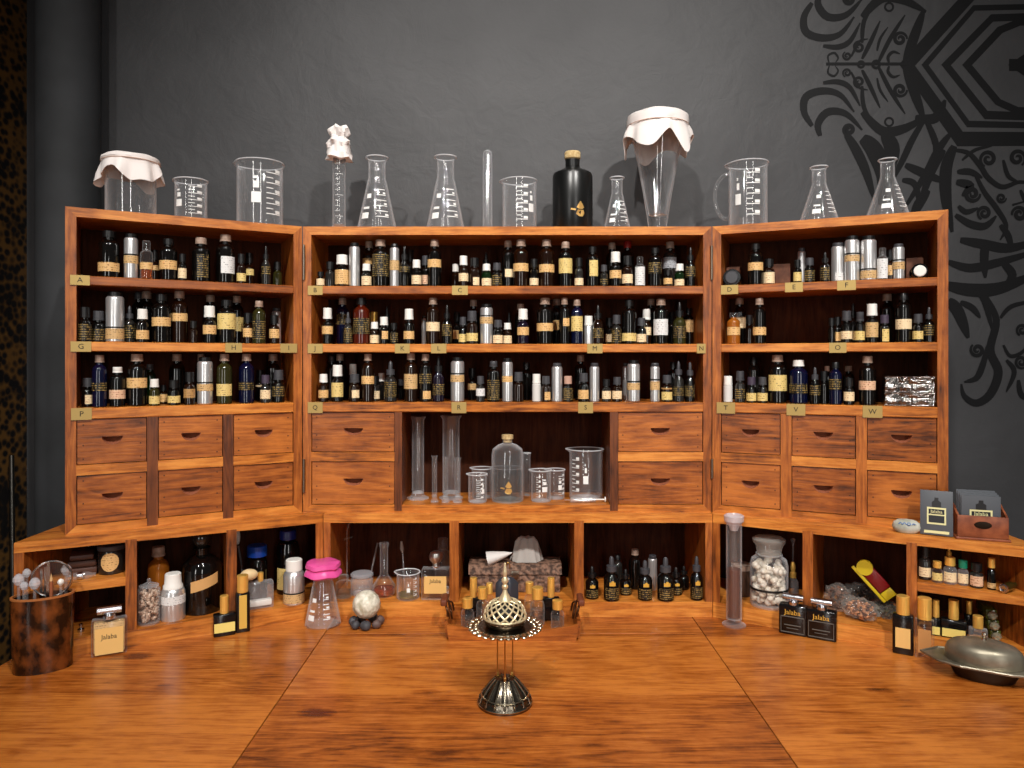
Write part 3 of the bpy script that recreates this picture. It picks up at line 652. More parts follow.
# kind cx top width row cap glass  labels "colour:ytop-ybottom[:narrow]"
ROWS = {
('UL', 0): """R 109 231 20 0 black dark gold:262-271
A 131 234 13 0 black alu ring:253.5-255 beige:255.2-263
V 146.5 241 12 0 clear clear gold:262-269
E 154.5 250 9 1 black amber gold:261-270
R 168.5 239 17 0 black dark gold:260-269
E 182.5 254 8 0 black dark cream:268-278
R 201 238 18 0 taupe dark print:254-277:t
R 225.5 235 18 0 taupe dark white:256-273:w
E 241.5 254 9 0 black amber yellow:273-281
E 249.5 253 9 1 black amber yellow:266-275
P 266 246 9 0 black smoke print:266-274
E 277.5 262 9 1 black olive -""",
('UL', 1): """E 84 307 12 0 black dark print:324-340
E 98.5 311 13 0 grey dark print:328-341
A 115 292 17 0 black alu ring:326.5-328 beige:328.5-339
P 129.5 306 11 0 grey smoke print:322-338
R 139 291 14 1 grey dark -
R 146.5 291 15 1 taupe dark -
E 142.5 309 12 0 white dark gold:330-339
R 161.5 294 18 0 black dark gold:317-326
R 179.5 291 16 0 taupe amber gold:313-321
E 193.5 321 8 0 black amber -
R 210.5 295 14 1 taupe dark -
E 209.5 306 13 0 white dark gold:325-334
R 226.5 300 18 0 black dark neck:300.5-302.5 yellow:312-329
R 237 296 13 1 taupe dark yellow:317-331
E 248 313 10 0 black amber gold:328-337
R 259 301 13 0 taupe olive print:320-339
A 276.5 308 9 1 grey alu -
E 274.5 315 10 0 black amber gold:329-338""",
('UL', 2): """E 87.5 378 11 0 grey dark cream:395-404:t
R 99.5 355 14 0 taupe blue print:383-391
R 117.5 367 15 0 white dark pink:390-399
R 137 354 19 0 taupe dark gold:378-388
R 150 364 11 1 grey green -
E 154.5 379 10 0 white olive yellow:396-404
E 163.5 385 7 1 black amber gold:394-402
R 177 354 15 1 taupe dark -
E 174 380 12 0 black dark yellow:396-403
E 189.5 372 11 0 black amber brown:389-398
A 205 357 15 0 black alu ring:382-383.5 beige:384-391
R 201 354 11 1 taupe dark -
R 224.5 354 15 0 taupe olive yellow:384-396
R 246.5 354 15 0 taupe blue print:382-390
E 260 370 8 1 black dark cream:379-387
E 265.5 375 10 0 purple smoke cream:390-399
R 273 354 15 1 taupe dark -
E 278.5 370 12 0 grey dark print:386-397""",
('UC', 0): """E 320.5 272 8 0 black dark cream:277-285
E 330 262 10 0 black smoke -
E 342 255 14 0 white dark gold:269-284
A 354.5 243 11 0 black alu -
R 369 241 13 1 taupe amber gold:258-264
E 366.5 264 10 0 white dark cream:276-285
R 380.5 240 17 0 taupe dark print:254-276
A 394.5 244 9.5 0 black alu beige:260-270
P 404.5 246 10 0 black dark print:262-272
E 410 250 9 1 black dark -
E 416.5 260 10 0 white dark cream:275-284
E 426 256 11 0 grey dark pink:275-284
R 434.5 240 14 0 taupe dark gold:259-267
E 455.5 264 8 1 white amber -
E 463.5 256 10 0 white amber cream:273-281
E 474.5 258 11 0 black amber cream:277-285:t
P 486 252 10 1 black smoke -
E 486.5 264 10 0 white green cream:278-286
E 497 263 10 0 grey dark print:275-285
R 508 241 13 0 taupe dark cream:269-277:t
R 521 240 16 0 taupe amber gold:263-271
E 534 259 9 0 black dark cream:278-285
R 546.5 240 16 0 taupe amber gold:264-272
R 565.5 242 14 0 taupe dark yellow:258-273
E 579 258 9 0 black smoke cream:278-285
R 592.5 247 14 0 black dark neck:248-250 yellow:260-276:t
E 604 265 8 0 grey smoke print:278-285
R 612 243 12 1 taupe dark -
E 615.5 252 12 0 white dark gold:270-278
R 627.5 241 13 1 red dark -
E 627.5 256 11 0 black amber cream:274-283
V 640 257 10 0 clear clear white:265-286
R 655 248 14 0 black dark print:262-273
R 670 242 14 1 taupe smoke silver:257-268
E 668 270 9 0 black dark gold:278-284
E 679.5 264 10 0 white green cream:279-286
P 690.5 247 10 0 black dark print:266-277""",
('UC', 1): """E 327.5 308 11 0 white dark gold:326-334
R 342.5 298 13 1 taupe blue print:314-324
P 348 312 9 0 grey smoke print:322-342
R 361.5 298 17 0 black red print:318-334
E 374 312 9 1 gold dark -
E 374.5 322 9 0 white amber cream:335-343
E 384 317 10 0 white dark gold:331-339:t
P 387 306 8 1 black dark -
E 394 323 8 0 black dark print:332-342
E 409 309 11 0 white dark gold:331-339
A 424 316 5 1 grey alu -
R 433 298 14 0 taupe amber cream:322-331
P 447 305 10 0 black dark print:324-336
E 457 312 8 1 black dark gold:330-339
E 463 317 9 0 grey dark yellow:334-342
R 473.5 300 12 1 taupe dark -
E 472 311 12 0 grey amber yellow:333-341
A 486.5 304 13 0 black alu ring:315-316.2 beige:316.8-323.5
E 498 320 10 0 grey dark cream:335-343
E 507.5 323 9 0 white amber cream:335.5-343.5
P 509 312 7 1 black dark -
R 520.5 304 12 1 taupe dark -
E 523 309 12 0 white purple gold:327-335
R 545 298 17 0 taupe dark gold:323-331
R 556.5 299 13 1 taupe dark gold:320-330
R 564.5 298 11 0 taupe dark gold:318-326:t
R 577 299.5 12 0 taupe blue yellow:316-331
W 588.5 316 9 0 white alu -
P 598 305 11 0 black amber print:328-338
E 609.5 318 9 1 black dark cream:334-342
E 616.5 315 10 0 grey smoke print:329-343
R 629 300 15 0 black dark yellow:333-341
E 641.5 318 10 0 grey dark cream:334-342
R 651 299 12 1 taupe dark -
E 646.5 309 10 0 white amber cream:327-335
R 661 299 15 0 taupe dark white:319-335
E 671.5 312 8 1 black dark -
P 679.5 302 13 0 black olive print:326-338
R 689.5 308 10 1 black dark beige:317-332""",
('UC', 2): """E 323.5 374 10 0 white amber gold:390-398
R 331.5 356 10 1 grey dark -
R 340 354 12 1 taupe dark -
E 337.5 365 12 0 white dark yellow:381-397
E 353 364 9 1 white dark -
E 354.5 374 12 0 grey amber cream:390-398:t
R 368 354 13 0 taupe amber gold:376-384
E 375 376 10 0 black smoke cream:391-399
E 381.5 373 8 1 white smoke -
P 390.5 361 13 0 grey smoke print:382-397
E 401 379 8 1 grey dark -
R 411 353 14 0 taupe amber beige:374-389
R 425.5 354 13 0 taupe dark print:374-384 gold:391-399:t
P 438.5 356 12 0 black purple print:384-395
A 457.5 357 14 0 black alu ring:373-374.5 beige:375-382
E 472 368 9 1 black dark beige:382-390
E 480.5 376 9 0 grey smoke white:386-396
R 493.5 361 13 0 grey dark print:380-400
A 507.5 358 11 0 black alu gold:376-382
E 518.5 372 11 0 grey amber -
R 526.5 362 12 1 black dark -
W 536.5 374 9 0 white whitep -
E 546 376 10 0 grey amber gold:392-400:t
A 557 363 11 0 grey alu -
E 568 376 10 0 pink dark print:388-400
R 580.5 355 12 1 taupe dark -
E 583.5 373 11 0 grey dark gold:390-399
A 594.5 363 10 0 grey alu -
E 606.5 379 9 0 black smoke cream:391-399
E 617 377 10 0 grey amber cream:391-399
A 625.5 363 6 1 grey alu -
A 633.5 360 13 0 black alu ring:381-382.5 beige:383-390
A 655 363 9.5 0 grey alu ring:379-380.5 beige:381.5-390:t
E 667 375 11 0 grey amber brown:380-388 yellow:392-400
R 673 362 10 1 black dark -
P 678.5 361 11 0 grey smoke print:387-396
P 690 362 10 0 grey dark print:385-397""",
('UR', 0): """R 755.5 244 15 0 black dark gold:262-270
E 769 259 11 0 black amber cream:272-283
A 801.5 248 8 1 grey alu -
E 797.5 260 8 0 black dark yellow:272-281
E 809.5 258 10 0 grey dark print:270-281
P 825 252 9 0 black dark print:262-280
A 838 243 13 0 grey alu white:272-285:t
A 852 236 14 0 black alu ring:252.5-254 beige:254.5-261
A 868.5 236 15 0 black alu ring:268-269.5 beige:270-278
V 882.5 248 10 0 clear clear white:257-279
E 890 250 9 1 black amber gold:264-275
A 898.5 244 11 0 grey alu ring:259-260.5 beige:261.5-269""",
('UR', 1): """R 739.5 298 13 1 taupe dark cream:317-328
R 733.5 313 13 0 clear honey gold:327-335
E 749 315 9 1 grey amber -
R 759.5 298.5 13 0 taupe dark gold:327-335
E 831.5 318 7 0 black dark -
E 837.5 317 8 0 black dark gold:332-341:t
E 846.5 311 11 0 grey dark cream:331-339
P 853 303 9 1 black dark gold:331-340
E 860 312 9 0 grey dark yellow:331-340
E 872 304 12 0 white dark beige:321-337
E 884.5 315 10 0 purple dark yellow:329-342:t
R 887 294 14 1 taupe dark -
R 903.5 293 15 0 black dark cream:319-329
E 918 314 10 0 grey dark yellow:331-339
P 929 307 10 0 grey dark print:323-336""",
('UR', 2): """W 728 376 9 0 white whitep -
E 740 371 10 0 grey smoke print:389-399
E 751.5 377 10 0 purple dark yellow:393-401
R 753.5 357 13 1 black smoke -
E 762.5 377 10 0 grey dark yellow:393-401
R 777.5 355 18 0 taupe dark yellow:375-391
R 798.5 360 18 0 white blue print:384-394
P 815 367 10 0 grey dark print:382-395
E 824 371 9 0 black dark -
R 827 366 8 1 pink dark -
R 835.5 362 12 0 black blue print:379-390
R 848.5 366 11 1 taupe dark -
E 849 378 10 0 black dark cream:392-401
R 867.5 356 16 0 taupe dark pink:381-390""",
}
FRS = {'UL': (UL, "left wing's"), 'UC': (UC, "middle section's"), 'UR': (UR, "right wing's")}
SN = ['top', 'second', 'third']
CAPN = {'taupe': 'taupe', 'black': 'black', 'white': 'white', 'grey': 'grey', 'purple': 'mauve', 'red': 'red', 'gold': 'gold', 'clear': 'clear', 'pink': 'pinkish'}
GN = {'dark': 'dark', 'alu': 'aluminium', 'amber': 'amber', 'clear': 'clear', 'smoke': 'smoky', 'olive': 'olive', 'blue': 'blue', 'green': 'green', 'red': 'red-brown', 'purple': 'purplish', 'honey': 'honey', 'whitep': 'white'}
for (fk, row), txt in ROWS.items():
    fr, fn = FRS[fk]; zs = SH[row][1]+.0002
    items = [l.split() for l in txt.split('\n')]
    order = sorted(range(len(items)), key=lambda i: float(items[i][1]))
    rank = {i: k+1 for k, i in enumerate(order)}
    # front ones first, then those behind
    for i in sorted(range(len(items)), key=lambda i: (items[i][4], -float(items[i][3]))):
        it = items[i]; kind = it[0]; px, top, wd = map(float, it[1:4]); rw = int(it[4]); cap, gl = it[5], it[6]
        rad = lambda D: wd*D/F/2
        r0 = rad(1.45*(.92 if fk != 'UC' else 1))
        off, x, y, D = settle(fr, px, (r0+.007) if rw == 0 else .072, rad, zs, zs+.1, DEP-.010-r0, .002)
        r = rad(D)*.97; h = max(.03, min(.0985 if row else .1005, zpx(top, D)-zs))
        placed.append((x, y, r, zs, zs+h))
        labs = []
        for s in it[7:]:
            if s == '-': continue
            p = s.split(':'); y1, y0 = map(float, p[1].split('-'))
            z0, z1 = (zpx(y0, D-r)-zs)/h, (zpx(y1, D-r)-zs)/h
            z0 = max(.04, z0)
            a = {'t': (-110, -35), 'w': (-120, -20)}.get(p[2] if len(p) > 2 else '', (-165, -20))
            if kind == 'A' and p[0] == 'beige': a = (-170, -10)
            labs.append((p[0], z0, z1, a))
        ln = [s.split(':')[0] for s in it[7:] if s != '-' and not s.startswith(('ring', 'neck'))]
        lt = {'print': 'gold-printed label'}.get(ln[0], ln[0]+' label') if ln else 'no label'
        size = 'tall' if h > .085 else ('small' if h < .06 else '')
        kn = {'P': 'dropper bottle', 'V': 'vial'}.get(kind, 'bottle')
        lead = ' '.join(s for s in (size, GN[gl], kn) if s)
        label = '%s, %s cap, %s, %s from left on %s %s shelf' % (lead, CAPN[cap], lt, ORD[rank[i]], fn, SN[row])
        rz = math.atan2(x, D)*-1 + random.uniform(-.12, .12)
        mt = {'A': 'alu'}.get(kind)
        bottle(kind, KN[kind], (x, y, zs), r, h, gl, cap, labs, label, 'bottle', "bottles on the %s %s shelf" % (fn, SN[row]), rz,
               liquid=('amberliq', .45) if (kind, row, px) == ('V', 0, 146.5) else None)

# ---- generic placement
def at(px, D): return ((px-512)*D/F, D+CAMY)
def face(x, D): return -math.atan2(x, D)
def add_lathe(name, par, prof, m, seg=24, **k):
    bm = B(); lathe(bm, prof, seg, **k); return obj(name, bm, m, par)
def add_text(par, s, size, loc, m, name='lettering', rot=0, sc=(1, 1)):
    t = text_bm(s, size, .00015); bm = B(); merge(bm, t, Matrix.Translation(loc) @ Matrix.Rotation(rot, 4, 'Y') @ Matrix.Diagonal((sc[0], 1, sc[1], 1)))
    return obj(name, bm, m, par, smooth=False)
# ---- odd things on the right wing's shelves
def canister(px, cyp, rp, lidm, label, lidlabel):
    z = SH[0][1]; x, y, D, u = UR.hit(px, .035); r = rp*D/F
    t = thing('round_tin', (x, y, z+r+.0004), label, 'tin', UR.th)
    R = Matrix.Rotation(PI/2, 4, 'X')
    bm = B(); lathe(bm, [(0, -.028), (r, -.028), (r, .012), (r*.96, .014), (0, .014)], 28, R); obj('body', bm, M['blackgloss'], t)
    bm = B(); lathe(bm, [(0, .0142), (r*.74, .0142), (r*.74, .0155), (r*.66, .0168), (0, .017)], 28, R); o = obj('lid', bm, lidm, t); o['label'] = lidlabel
canister(732.5, 277, 8.6, M['c_grey'], 'round black tin lying on its side at the left end, right wing top shelf', 'dark grey disc lid')
canister(919, 269, 7.6, M['c_white'], 'round black tin with white lid lying at right end of the top shelf', 'white disc lid')
bxm = noise_var(mat('brown_carton', (98, 56, 34), .7), 60, (84, 46, 28), (112, 66, 42))
for px, wd, top, off, lb in ((734, 13, 268, .082, 'brown carton behind the dark lidded tin, right wing top shelf'), (781.5, 17, 265, .085, 'brown carton standing between bottles at the back, right wing top shelf'), (914, 15, 259, .085, 'brown carton behind the white lidded tin, right wing top shelf')):
    x, y, D, u = UR.hit(px, off); z = SH[0][1]+.0003; h = min(.09, zpx(top, D)-z); w_ = wd*D/F/2
    bm = B(); rbox(bm, -w_, w_, -.014, .014, 0, h, .0008); prism(bm, [(-w_*.9, h), (w_*.9, h), (w_*.9, h+.0008), (-w_*.9, h+.0008)], -.012, .012)
    tag(obj('carton', bm, bxm, loc=(x, y, z), rotz=UR.th, smooth=False), lb, 'box')
foil = mat('crumpled_silver_foil', (150, 144, 140), .22, 1); N, L = nodes(foil)
nz = N.new('ShaderNodeTexNoise'); nz.inputs['Scale'].default_value = 17; nz.inputs['Detail'].default_value = 3; nz.inputs['Distortion'].default_value = 2.5
bp = N.new('ShaderNodeBump'); bp.inputs['Strength'].default_value = 1; bp.inputs['Distance'].default_value = .02
tc = N.new('ShaderNodeTexCoord'); L.new(tc.outputs['Object'], nz.inputs[0]); L.new(nz.outputs['Fac'], bp.inputs['Height']); L.new(bp.outputs[0], N['Principled BSDF'].inputs['Normal'])
z = SH[2][1]+.0003
for k, (yt, yb, lb) in enumerate(((393.6, 407.5, 'lower foil-wrapped flat box at right end of the third shelf'), (377, 393.2, 'upper foil-wrapped flat box stacked at right end of the third shelf'))):
    x, y, D, u = UR.hit(910, .050); x0 = UR.hit(884.5, .012); x1 = UR.hit(935, .012); w_ = (x1[3]-x0[3])/2
    cx, cy_ = UR.w2((x0[3]+x1[3])/2, .052); h = (yb-yt)*1.29/F
    w_ *= (1, .985)[k]; bm = B(); rbox(bm, -w_, w_, -.045, .045, 0, h, .0022, seg=3)
    # folded wrap edge along the top and side
    box(bm, -w_*.99, w_*.99, -.0458, -.0448, h*.86, h*.93); box(bm, w_*.86, w_*.9, -.0458, -.0448, h*.08, h*.9)
    tube(bm, [(-w_, -.0452, h-.0012), (w_, -.0452, h-.0012)], .0011, 6); tube(bm, [(-w_, -.0452, .0012), (w_, -.0452, .0012)], .0011, 6)
    tag(obj('foil_box', bm, foil, loc=(cx, cy_, z), rotz=UR.th), lb, 'box', 'foil boxes'); z += h+.0003

# ------------------------------------------------------------------ laboratory glassware
LG = M['lab']
def beaker(name, loc, r, h, label, rotz=0, marks=1, spout=1, rim=1.07, wall=.0016, group=None, cat='beaker', handle=False, big=False, ma=(-75, -25), pa=(-125, -100), contents=None):
    t = thing(name, loc, label, cat, rotz, group)
    rf = (lambda a, rr, z: (rr*(1+(.16*max(0, math.cos(a-PI*.95))**12 if z > h*.93 else 0)*spout), z))
    prof = [(0, 0), (r*.93, 0), (r, r*.08), (r, h*.93), (r*rim, h), (r*rim-wall*.6, h+.0006), (r-wall, h*.93), (r-wall, r*.1+wall), (r*.9, wall*1.6), (0, wall*1.6)]
    add_lathe('glass', t, prof, LG, 36, rf=rf)
    bm = B(); pts = []
    for k in range(40):
        a = 2*PI*k/40; rr = rf(a, r*rim-.0003, h)[0]; pts.append((rr*math.cos(a), rr*math.sin(a), h))
    tube(bm, pts, .0012, 6, closed=True); obj('rim', bm, M['rimglass'], t)
    if marks:
        bm = B(); n = 5
        for k in range(n*2-1):
            z = h*(.18+.62*k/(n*2-2)); a1 = ma[0]+(ma[1]-ma[0])*(1 if k % 2 == 0 else .45)
            patch(bm, r, z, z+h*.012, ma[0], a1, 5)
            if k % 2 == 0: patch(bm, r, z+h*.02, z+h*.065, ma[0]+(ma[1]-ma[0])*.62, ma[1], 3)
        obj('graduation', bm, M['white'], t)
        bm = B(); patch(bm, r, h*.34, h*.50, pa[0], pa[1], 5); patch(bm, r, h*.56, h*.66, pa[0]+5, pa[1]-5, 4); patch(bm, r, h*.70, h*.74, pa[0]+5, pa[1]-9, 4); obj('writing_patch', bm, M['white'], t)
    if handle:
        bm = B(); P = [(-r*.98, 0, h*.86), (-r*1.25, 0, h*.85), (-r*1.62, 0, h*.72), (-r*1.72, 0, h*.50), (-r*1.55, 0, h*.29), (-r*1.2, 0, h*.18), (-r*.98, 0, h*.20)]
        tube(bm, [tuple(p) for p in cat3(P)], .0035, 10); obj('handle', bm, LG, t)
    return t
def cat3(P, n=5):
    out = []
    for i in range(len(P)-1):
        p0, p1, p2, p3 = [Vector(P[j]) for j in (max(i-1, 0), i, i+1, min(i+2, len(P)-1))]
        for k in range(n):
            t = k/n; out.append(.5*((2*p1)+(-p0+p2)*t+(2*p0-5*p1+4*p2-p3)*t*t+(-p0+3*p1-3*p2+p3)*t**3))
    out.append(Vector(P[-1])); return out
def flask(loc, r, h, label, rn=None, rotz=0, marks=True, group='conical flasks on top of the case', ma=(-80, -40), rim=1.28, frost=False):
    t = thing('conical_flask', loc, label, 'flask', rotz, group); rn = rn or r*.32; zn = h*.67; w_ = .0015
    prof = [(0, 0), (r*.94, 0), (r, h*.025), (r*.985, h*.06), (rn*1.12, zn), (rn, zn+h*.05), (rn, h*.95), (rn*rim, h), (rn*rim-w_, h+.0007), (rn-w_, h*.94), (rn-w_, zn+h*.05), (rn*1.12-w_, zn), (r*.985-w_, h*.07), (r*.9, w_*1.5), (0, w_*1.5)]
    add_lathe('glass', t, prof, LG, 36)
    bm = B(); tube(bm, [(rn*rim*math.cos(2*PI*k/32), rn*rim*math.sin(2*PI*k/32), h) for k in range(32)], .0012, 6, closed=True); obj('rim', bm, M['rimglass'], t)
    if marks:
        rz = lambda z: r*.985+(rn*1.12-r*.985)*(z-h*.06)/(zn-h*.06)
        bm = B()
        for k in range(6):
            z = h*(.16+.075*k); patch(bm, 0, z, z+h*.010, ma[0], ma[1], 6, rz=rz)
            if k % 2 == 0: patch(bm, 0, z+h*.02, z+h*.045, ma[1]-12, ma[1], 3, rz=rz)
        obj('graduation', bm, M['white'], t)
        bm = B(); patch(bm, 0, h*.14, h*.22, -135, -108, 5, rz=rz); patch(bm, 0, h*.27, h*.30, -133, -108, 5, rz=rz); patch(bm, 0, h*.42, h*.48, -125, -105, 4, rz=rz); obj('writing_patch', bm, M['white'], t)
    return t
def gcyl(name, loc, r, h, label, foot=1.9, group=None, cat='cylinder', marks=True, fm=None, rotz=0):
    t = thing(name, loc, label, cat, rotz, group); w_ = .0013
    hexr = (lambda a, rr, z: (rr*(1+.05*math.cos(6*a)), z))
    add_lathe('foot', t, [(0, 0), (r*foot, 0), (r*foot, .003), (r*foot*.6, .007), (r*.95, .012), (0, .012)], fm or LG, 30, rf=hexr)
    add_lathe('glass', t, [(0, .0122), (r, .0122), (r, h*.96), (r*1.25, h), (r*1.2, h+.0006), (r-w_, h*.95), (r-w_, .015), (0, .015)], LG, 28)
    if marks:
        bm = B()
        for k in range(14):
            z = .03+(h*.72)*k/13; patch(bm, r, z, z+.0006, -110, -110+(70 if k % 4 == 0 else 40), 4)
        obj('graduation', bm, M['white'], t)
    return t
def cloth(par, r, z, skirt, ruff=.2, tie=.012, seed=1, dome=.006, corners=4, m=None):
    """cloth tied over a jar mouth: flat domed top, gathered below the rim, hanging in folds"""
    rnd = random.Random(seed); ph = [rnd.uniform(0, 6.28) for _ in range(4)]
    def rf(a, rr, zz):
        if zz > z-tie*.5: return rr*(1+.012*math.sin(7*a+ph[0])), zz+.0008*math.sin(5*a+ph[1])
        k = min(1, (z-tie*.5-zz)/max(skirt, .001))
        drop = 1+.35*math.cos(corners*a+ph[2])+.12*math.sin(7*a+ph[3])
        z2 = z-tie*.5-(z-tie*.5-zz)*drop
        return rr*(1+ruff*k*(.45*math.sin(9*a+ph[0])+.35*math.sin(5*a+ph[1])+.2*math.sin(14*a+ph[2]))), z2
    prof = [(0, z+dome), (r*.5, z+dome*.9), (r*.9, z+dome*.45), (r*1.03, z), (r*1.06, z-tie*.5), (r*1.02, z-tie), (r*1.07, z-tie-skirt*.25), (r*1.12, z-tie-skirt*.6), (r*1.15, z-tie-skirt),
            (r*1.12, z-tie-skirt+.0006), (r*1.09, z-tie-skirt*.6), (r*1.045, z-tie-skirt*.25)]
    bm = B(); lathe(bm, prof, 72, rf=rf); o = obj('cloth_cover', bm, m or M['cloth'], par); o['label'] = 'white cloth tied over the mouth'
    bm = B(); tube(bm, [(r*1.055*math.cos(2*PI*k/40), r*1.055*math.sin(2*PI*k/40), z-tie*.9) for k in range(40)], .0009, 6, closed=True); obj('string', bm, mat('pale_string', (206, 176, 160), .8), par)
def topat(fr, px, off): x, y, D, u = fr.hit(px, off); return x, y, D
ZTT = ZT+.0003
def topspec(fr, px, off, wd, top): x, y, D = topat(fr, px, off); return (x, y, ZTT), wd*D/F/2, zpx(top, D)-ZTT, D
# 1 cloth-covered jar
loc, r, h, D = topspec(UL, 131, .07, 46, 160)
t = beaker('glass_jar', loc, r, h, 'squat glass jar with white cloth tied over it, on the left wing', marks=0, rim=1.04, cat='jar')
cloth(t, r*1.10, h+.002, .030, ruff=.16, seed=3, tie=.010, corners=3)
loc, r, h, D = topspec(UL, 191, .07, 30, 181); beaker('glass_beaker', loc, r, h, 'small graduated beaker between cloth-covered jar and larger beaker on left wing', group='beakers on top of the case')
loc, r, h, D = topspec(UL, 260, .07, 44, 164); beaker('glass_beaker', loc, r, h, 'large graduated beaker with white patch at inner end of left wing', group='beakers on top of the case', ma=(-55, -15), pa=(-92, -68))
# 4 measuring cylinder with cloth
loc, r, h, D = topspec(UC, 339, .06, 13, 137)
t = gcyl('measuring_cylinder', loc, r, h, 'slim measuring cylinder with white cloth knotted over its mouth', group='tall tubes on top of the case')
bm = B(); rnd = random.Random(5)
def crump(a, rr, z): return (rr*(1+.16*math.sin(5*a+z*160)+.09*math.sin(9*a-z*240)), z+.002*math.sin(4*a+3))
lathe(bm, [(0, h+.022), (r*1.1, h+.021), (r*1.5, h+.014), (r*1.45, h+.006), (r*1.15, h-.001), (r*1.35, h-.006), (r*1.8, h-.014), (r*1.5, h-.022), (r*1.7, h-.036), (r*2.0, h-.047), (r*1.2, h-.049), (r*1.13, h-.02), (r*1.3, h-.004)], 40, rf=crump)
o = obj('cloth_cover', bm, M['cloth'], t); o['label'] = 'white cloth knotted over the mouth'
for px, wd, top, lb in ((377, 39, 158, 'left conical flask of the middle section, beside the cloth-topped cylinder'), (445.5, 38, 157.5, 'conical flask with whitish rim just left of the tall test tube')):
    loc, r, h, D = topspec(UC, px, .06, wd, top); flask(loc, r, h, lb, rn=8.6*D/F)
loc, r, h, D = topspec(UC, 487.5, .06, 9.5, 150)
t = thing('test_tube', loc, 'tall inverted glass tube standing on its flared foot on the middle section', 'tube', 0, 'tall tubes on top of the case')
add_lathe('glass', t, [(r*1.5, 0), (r*1.2, .003), (r, .008), (r, h-r), (r*.8, h-r*.35), (r*.4, h-r*.06), (0, h), (0, h-.001), (r*.35, h-r*.2), (r*.72, h-r*.5), (r-.001, h-r), (r-.001, .008), (r*1.1, .002)], LG, 24)
loc, r, h, D = topspec(UC, 519.5, .06, 34, 181); beaker('glass_beaker', loc, r, h, 'straight graduated beaker left of the matte black bottle', rim=1.03, group='beakers on top of the case', ma=(-100, -62), pa=(-58, -38))
# black flagon
loc, r, h, D = topspec(UC, 572.5, .065, 40, 152)
t = thing('flagon', loc, 'matte black flagon with cork stopper and gold emblem, on the middle section', 'bottle')
add_lathe('body', t, [(0, 0), (r*.97, 0), (r, .002), (r, h*.69), (r*.94, h*.725), (r*.55, h*.775), (r*.36, h*.80), (r*.36, h*.90), (0, h*.90)], mat('satin_black', (16, 17, 17), .3), 40)
add_lathe('stopper', t, [(0, h*.90), (r*.34, h*.902), (r*.40, h*.915), (r*.40, h*.985), (r*.36, h), (0, h)], M['cork'], 24)
def emblem(par, r, z, s, a=-72, m=None):
    """small gold genie-lamp like crest: rounded head, spout and base"""
    bm = B(); A = math.radians(a)
    def q(u, v): return (r*1.01*math.cos(A+u*s/r), r*1.01*math.sin(A+u*s/r), z+v*s)
    for P in ([(-.5, .1), (-.25, .55), (0, .9), (.25, .55), (.5, .1), (.2, -.1), (-.2, -.1)], [(-.35, -.2), (.4, -.2), (.55, -.6), (.3, -1), (-.2, -1), (-.6, -.7)], [(-1.2, .0), (-.6, -.1), (-.6, -.3), (-1.25, -.2)]):
        vs = [bm.verts.new(q(*p)) for p in P]; vi = [bm.verts.new(Vector(q(*p))*1 + Vector((0, .0007, 0))) for p in P]; bm.faces.new(vs); bm.faces.new(vi[::-1])
        for i in range(len(P)): bm.faces.new((vs[i], vs[(i+1) % len(P)], vi[(i+1) % len(P)], vi[i]))
    return obj('emblem', bm, m or mat('gold_print', (224, 178, 104), .35, .6), par, smooth=False)
emblem(t, r*1.005, h*.25, .0165)
loc, r, h, D = topspec(UC, 617, .06, 27, 178); flask(loc, r, h, 'smallest conical flask, between black flagon and tall footed glass', rn=5.5*D/F)
# tall faceted footed glass with cloth
loc, r, h, D = topspec(UC, 657.5, .065, 10, 120); k = D/F
t = thing('footed_glass', loc, 'tall faceted footed glass covered with white cloth, on the middle section', 'vase')
fac = (lambda a, rr, z: (rr*(1+.035*abs(math.cos(4*a))), z))
add_lathe('glass', t, [(0, 0), (9.5*k, 0), (10*k, .003), (9*k, .014), (9.4*k, .020), (10*k, .028), (14*k, h*.35), (20*k, h*.65), (27*k, h*.95), (27.5*k, h), (26.5*k, h), (19*k, h*.65), (13*k, h*.35), (8.6*k, .036), (0, .032)], LG, 48, rf=fac)
cloth(t, 29*k, h+.004, .040, ruff=.10, seed=12, tie=.022, dome=.012, corners=5)
# mug-like jug
loc, r, h, D = topspec(UR, 748, .07, 37, 164); beaker('glass_jug', loc, r, h, 'tall graduated glass jug with round handle, at inner end of right wing', handle=True, cat='jug', ma=(-95, -55), pa=(-130, -112), rotz=-.3)
for px, wd, top, lb in ((819, 37, 167.5, 'conical flask in the middle of the right wing top'), (887.5, 40, 160, 'conical flask at the outer end of the right wing top')):
    loc, r, h, D = topspec(UR, px, .06, wd, top); flask(loc, r, h, lb, rn=6.6*D/F)

# ------------------------------------------------------------------ glassware in the niche
ZN = FLOORU+.0003
def nspec(px, off, wd, top, fr=UC, z=ZN): x, y, D, u = fr.hit(px, off); return (x, y, z), wd*D/F/2, zpx(top, D)-z, D
for px, off, wd, top, lb in ((418, .062, 12, 417, 'leftmost tall thin measuring cylinder inside the open niche'), (451, .065, 17, 416, 'wider tall measuring cylinder in the niche, right of the leftmost one')):
    loc, r, h, D = nspec(px, off, wd, top); gcyl('measuring_cylinder', loc, r, h, lb, foot=1.75 if wd < 15 else 1.35, group='cylinders in the niche', marks=False, fm=M['plastic'])
for px, off, wd, top, lb in ((434.5, .028, 5, 456, 'slim short glass tube on a foot, between the two tall niche cylinders'), (445.5, .026, 5, 457, 'slim short glass tube in front of the wider niche cylinder'), (457.5, .024, 6, 458, 'slim short glass tube right of the wider niche cylinder')):
    loc, r, h, D = nspec(px, off, wd, top); gcyl('small_cylinder', loc, r, h, lb, foot=1.5, group='cylinders in the niche', marks=False, fm=M['plastic'])
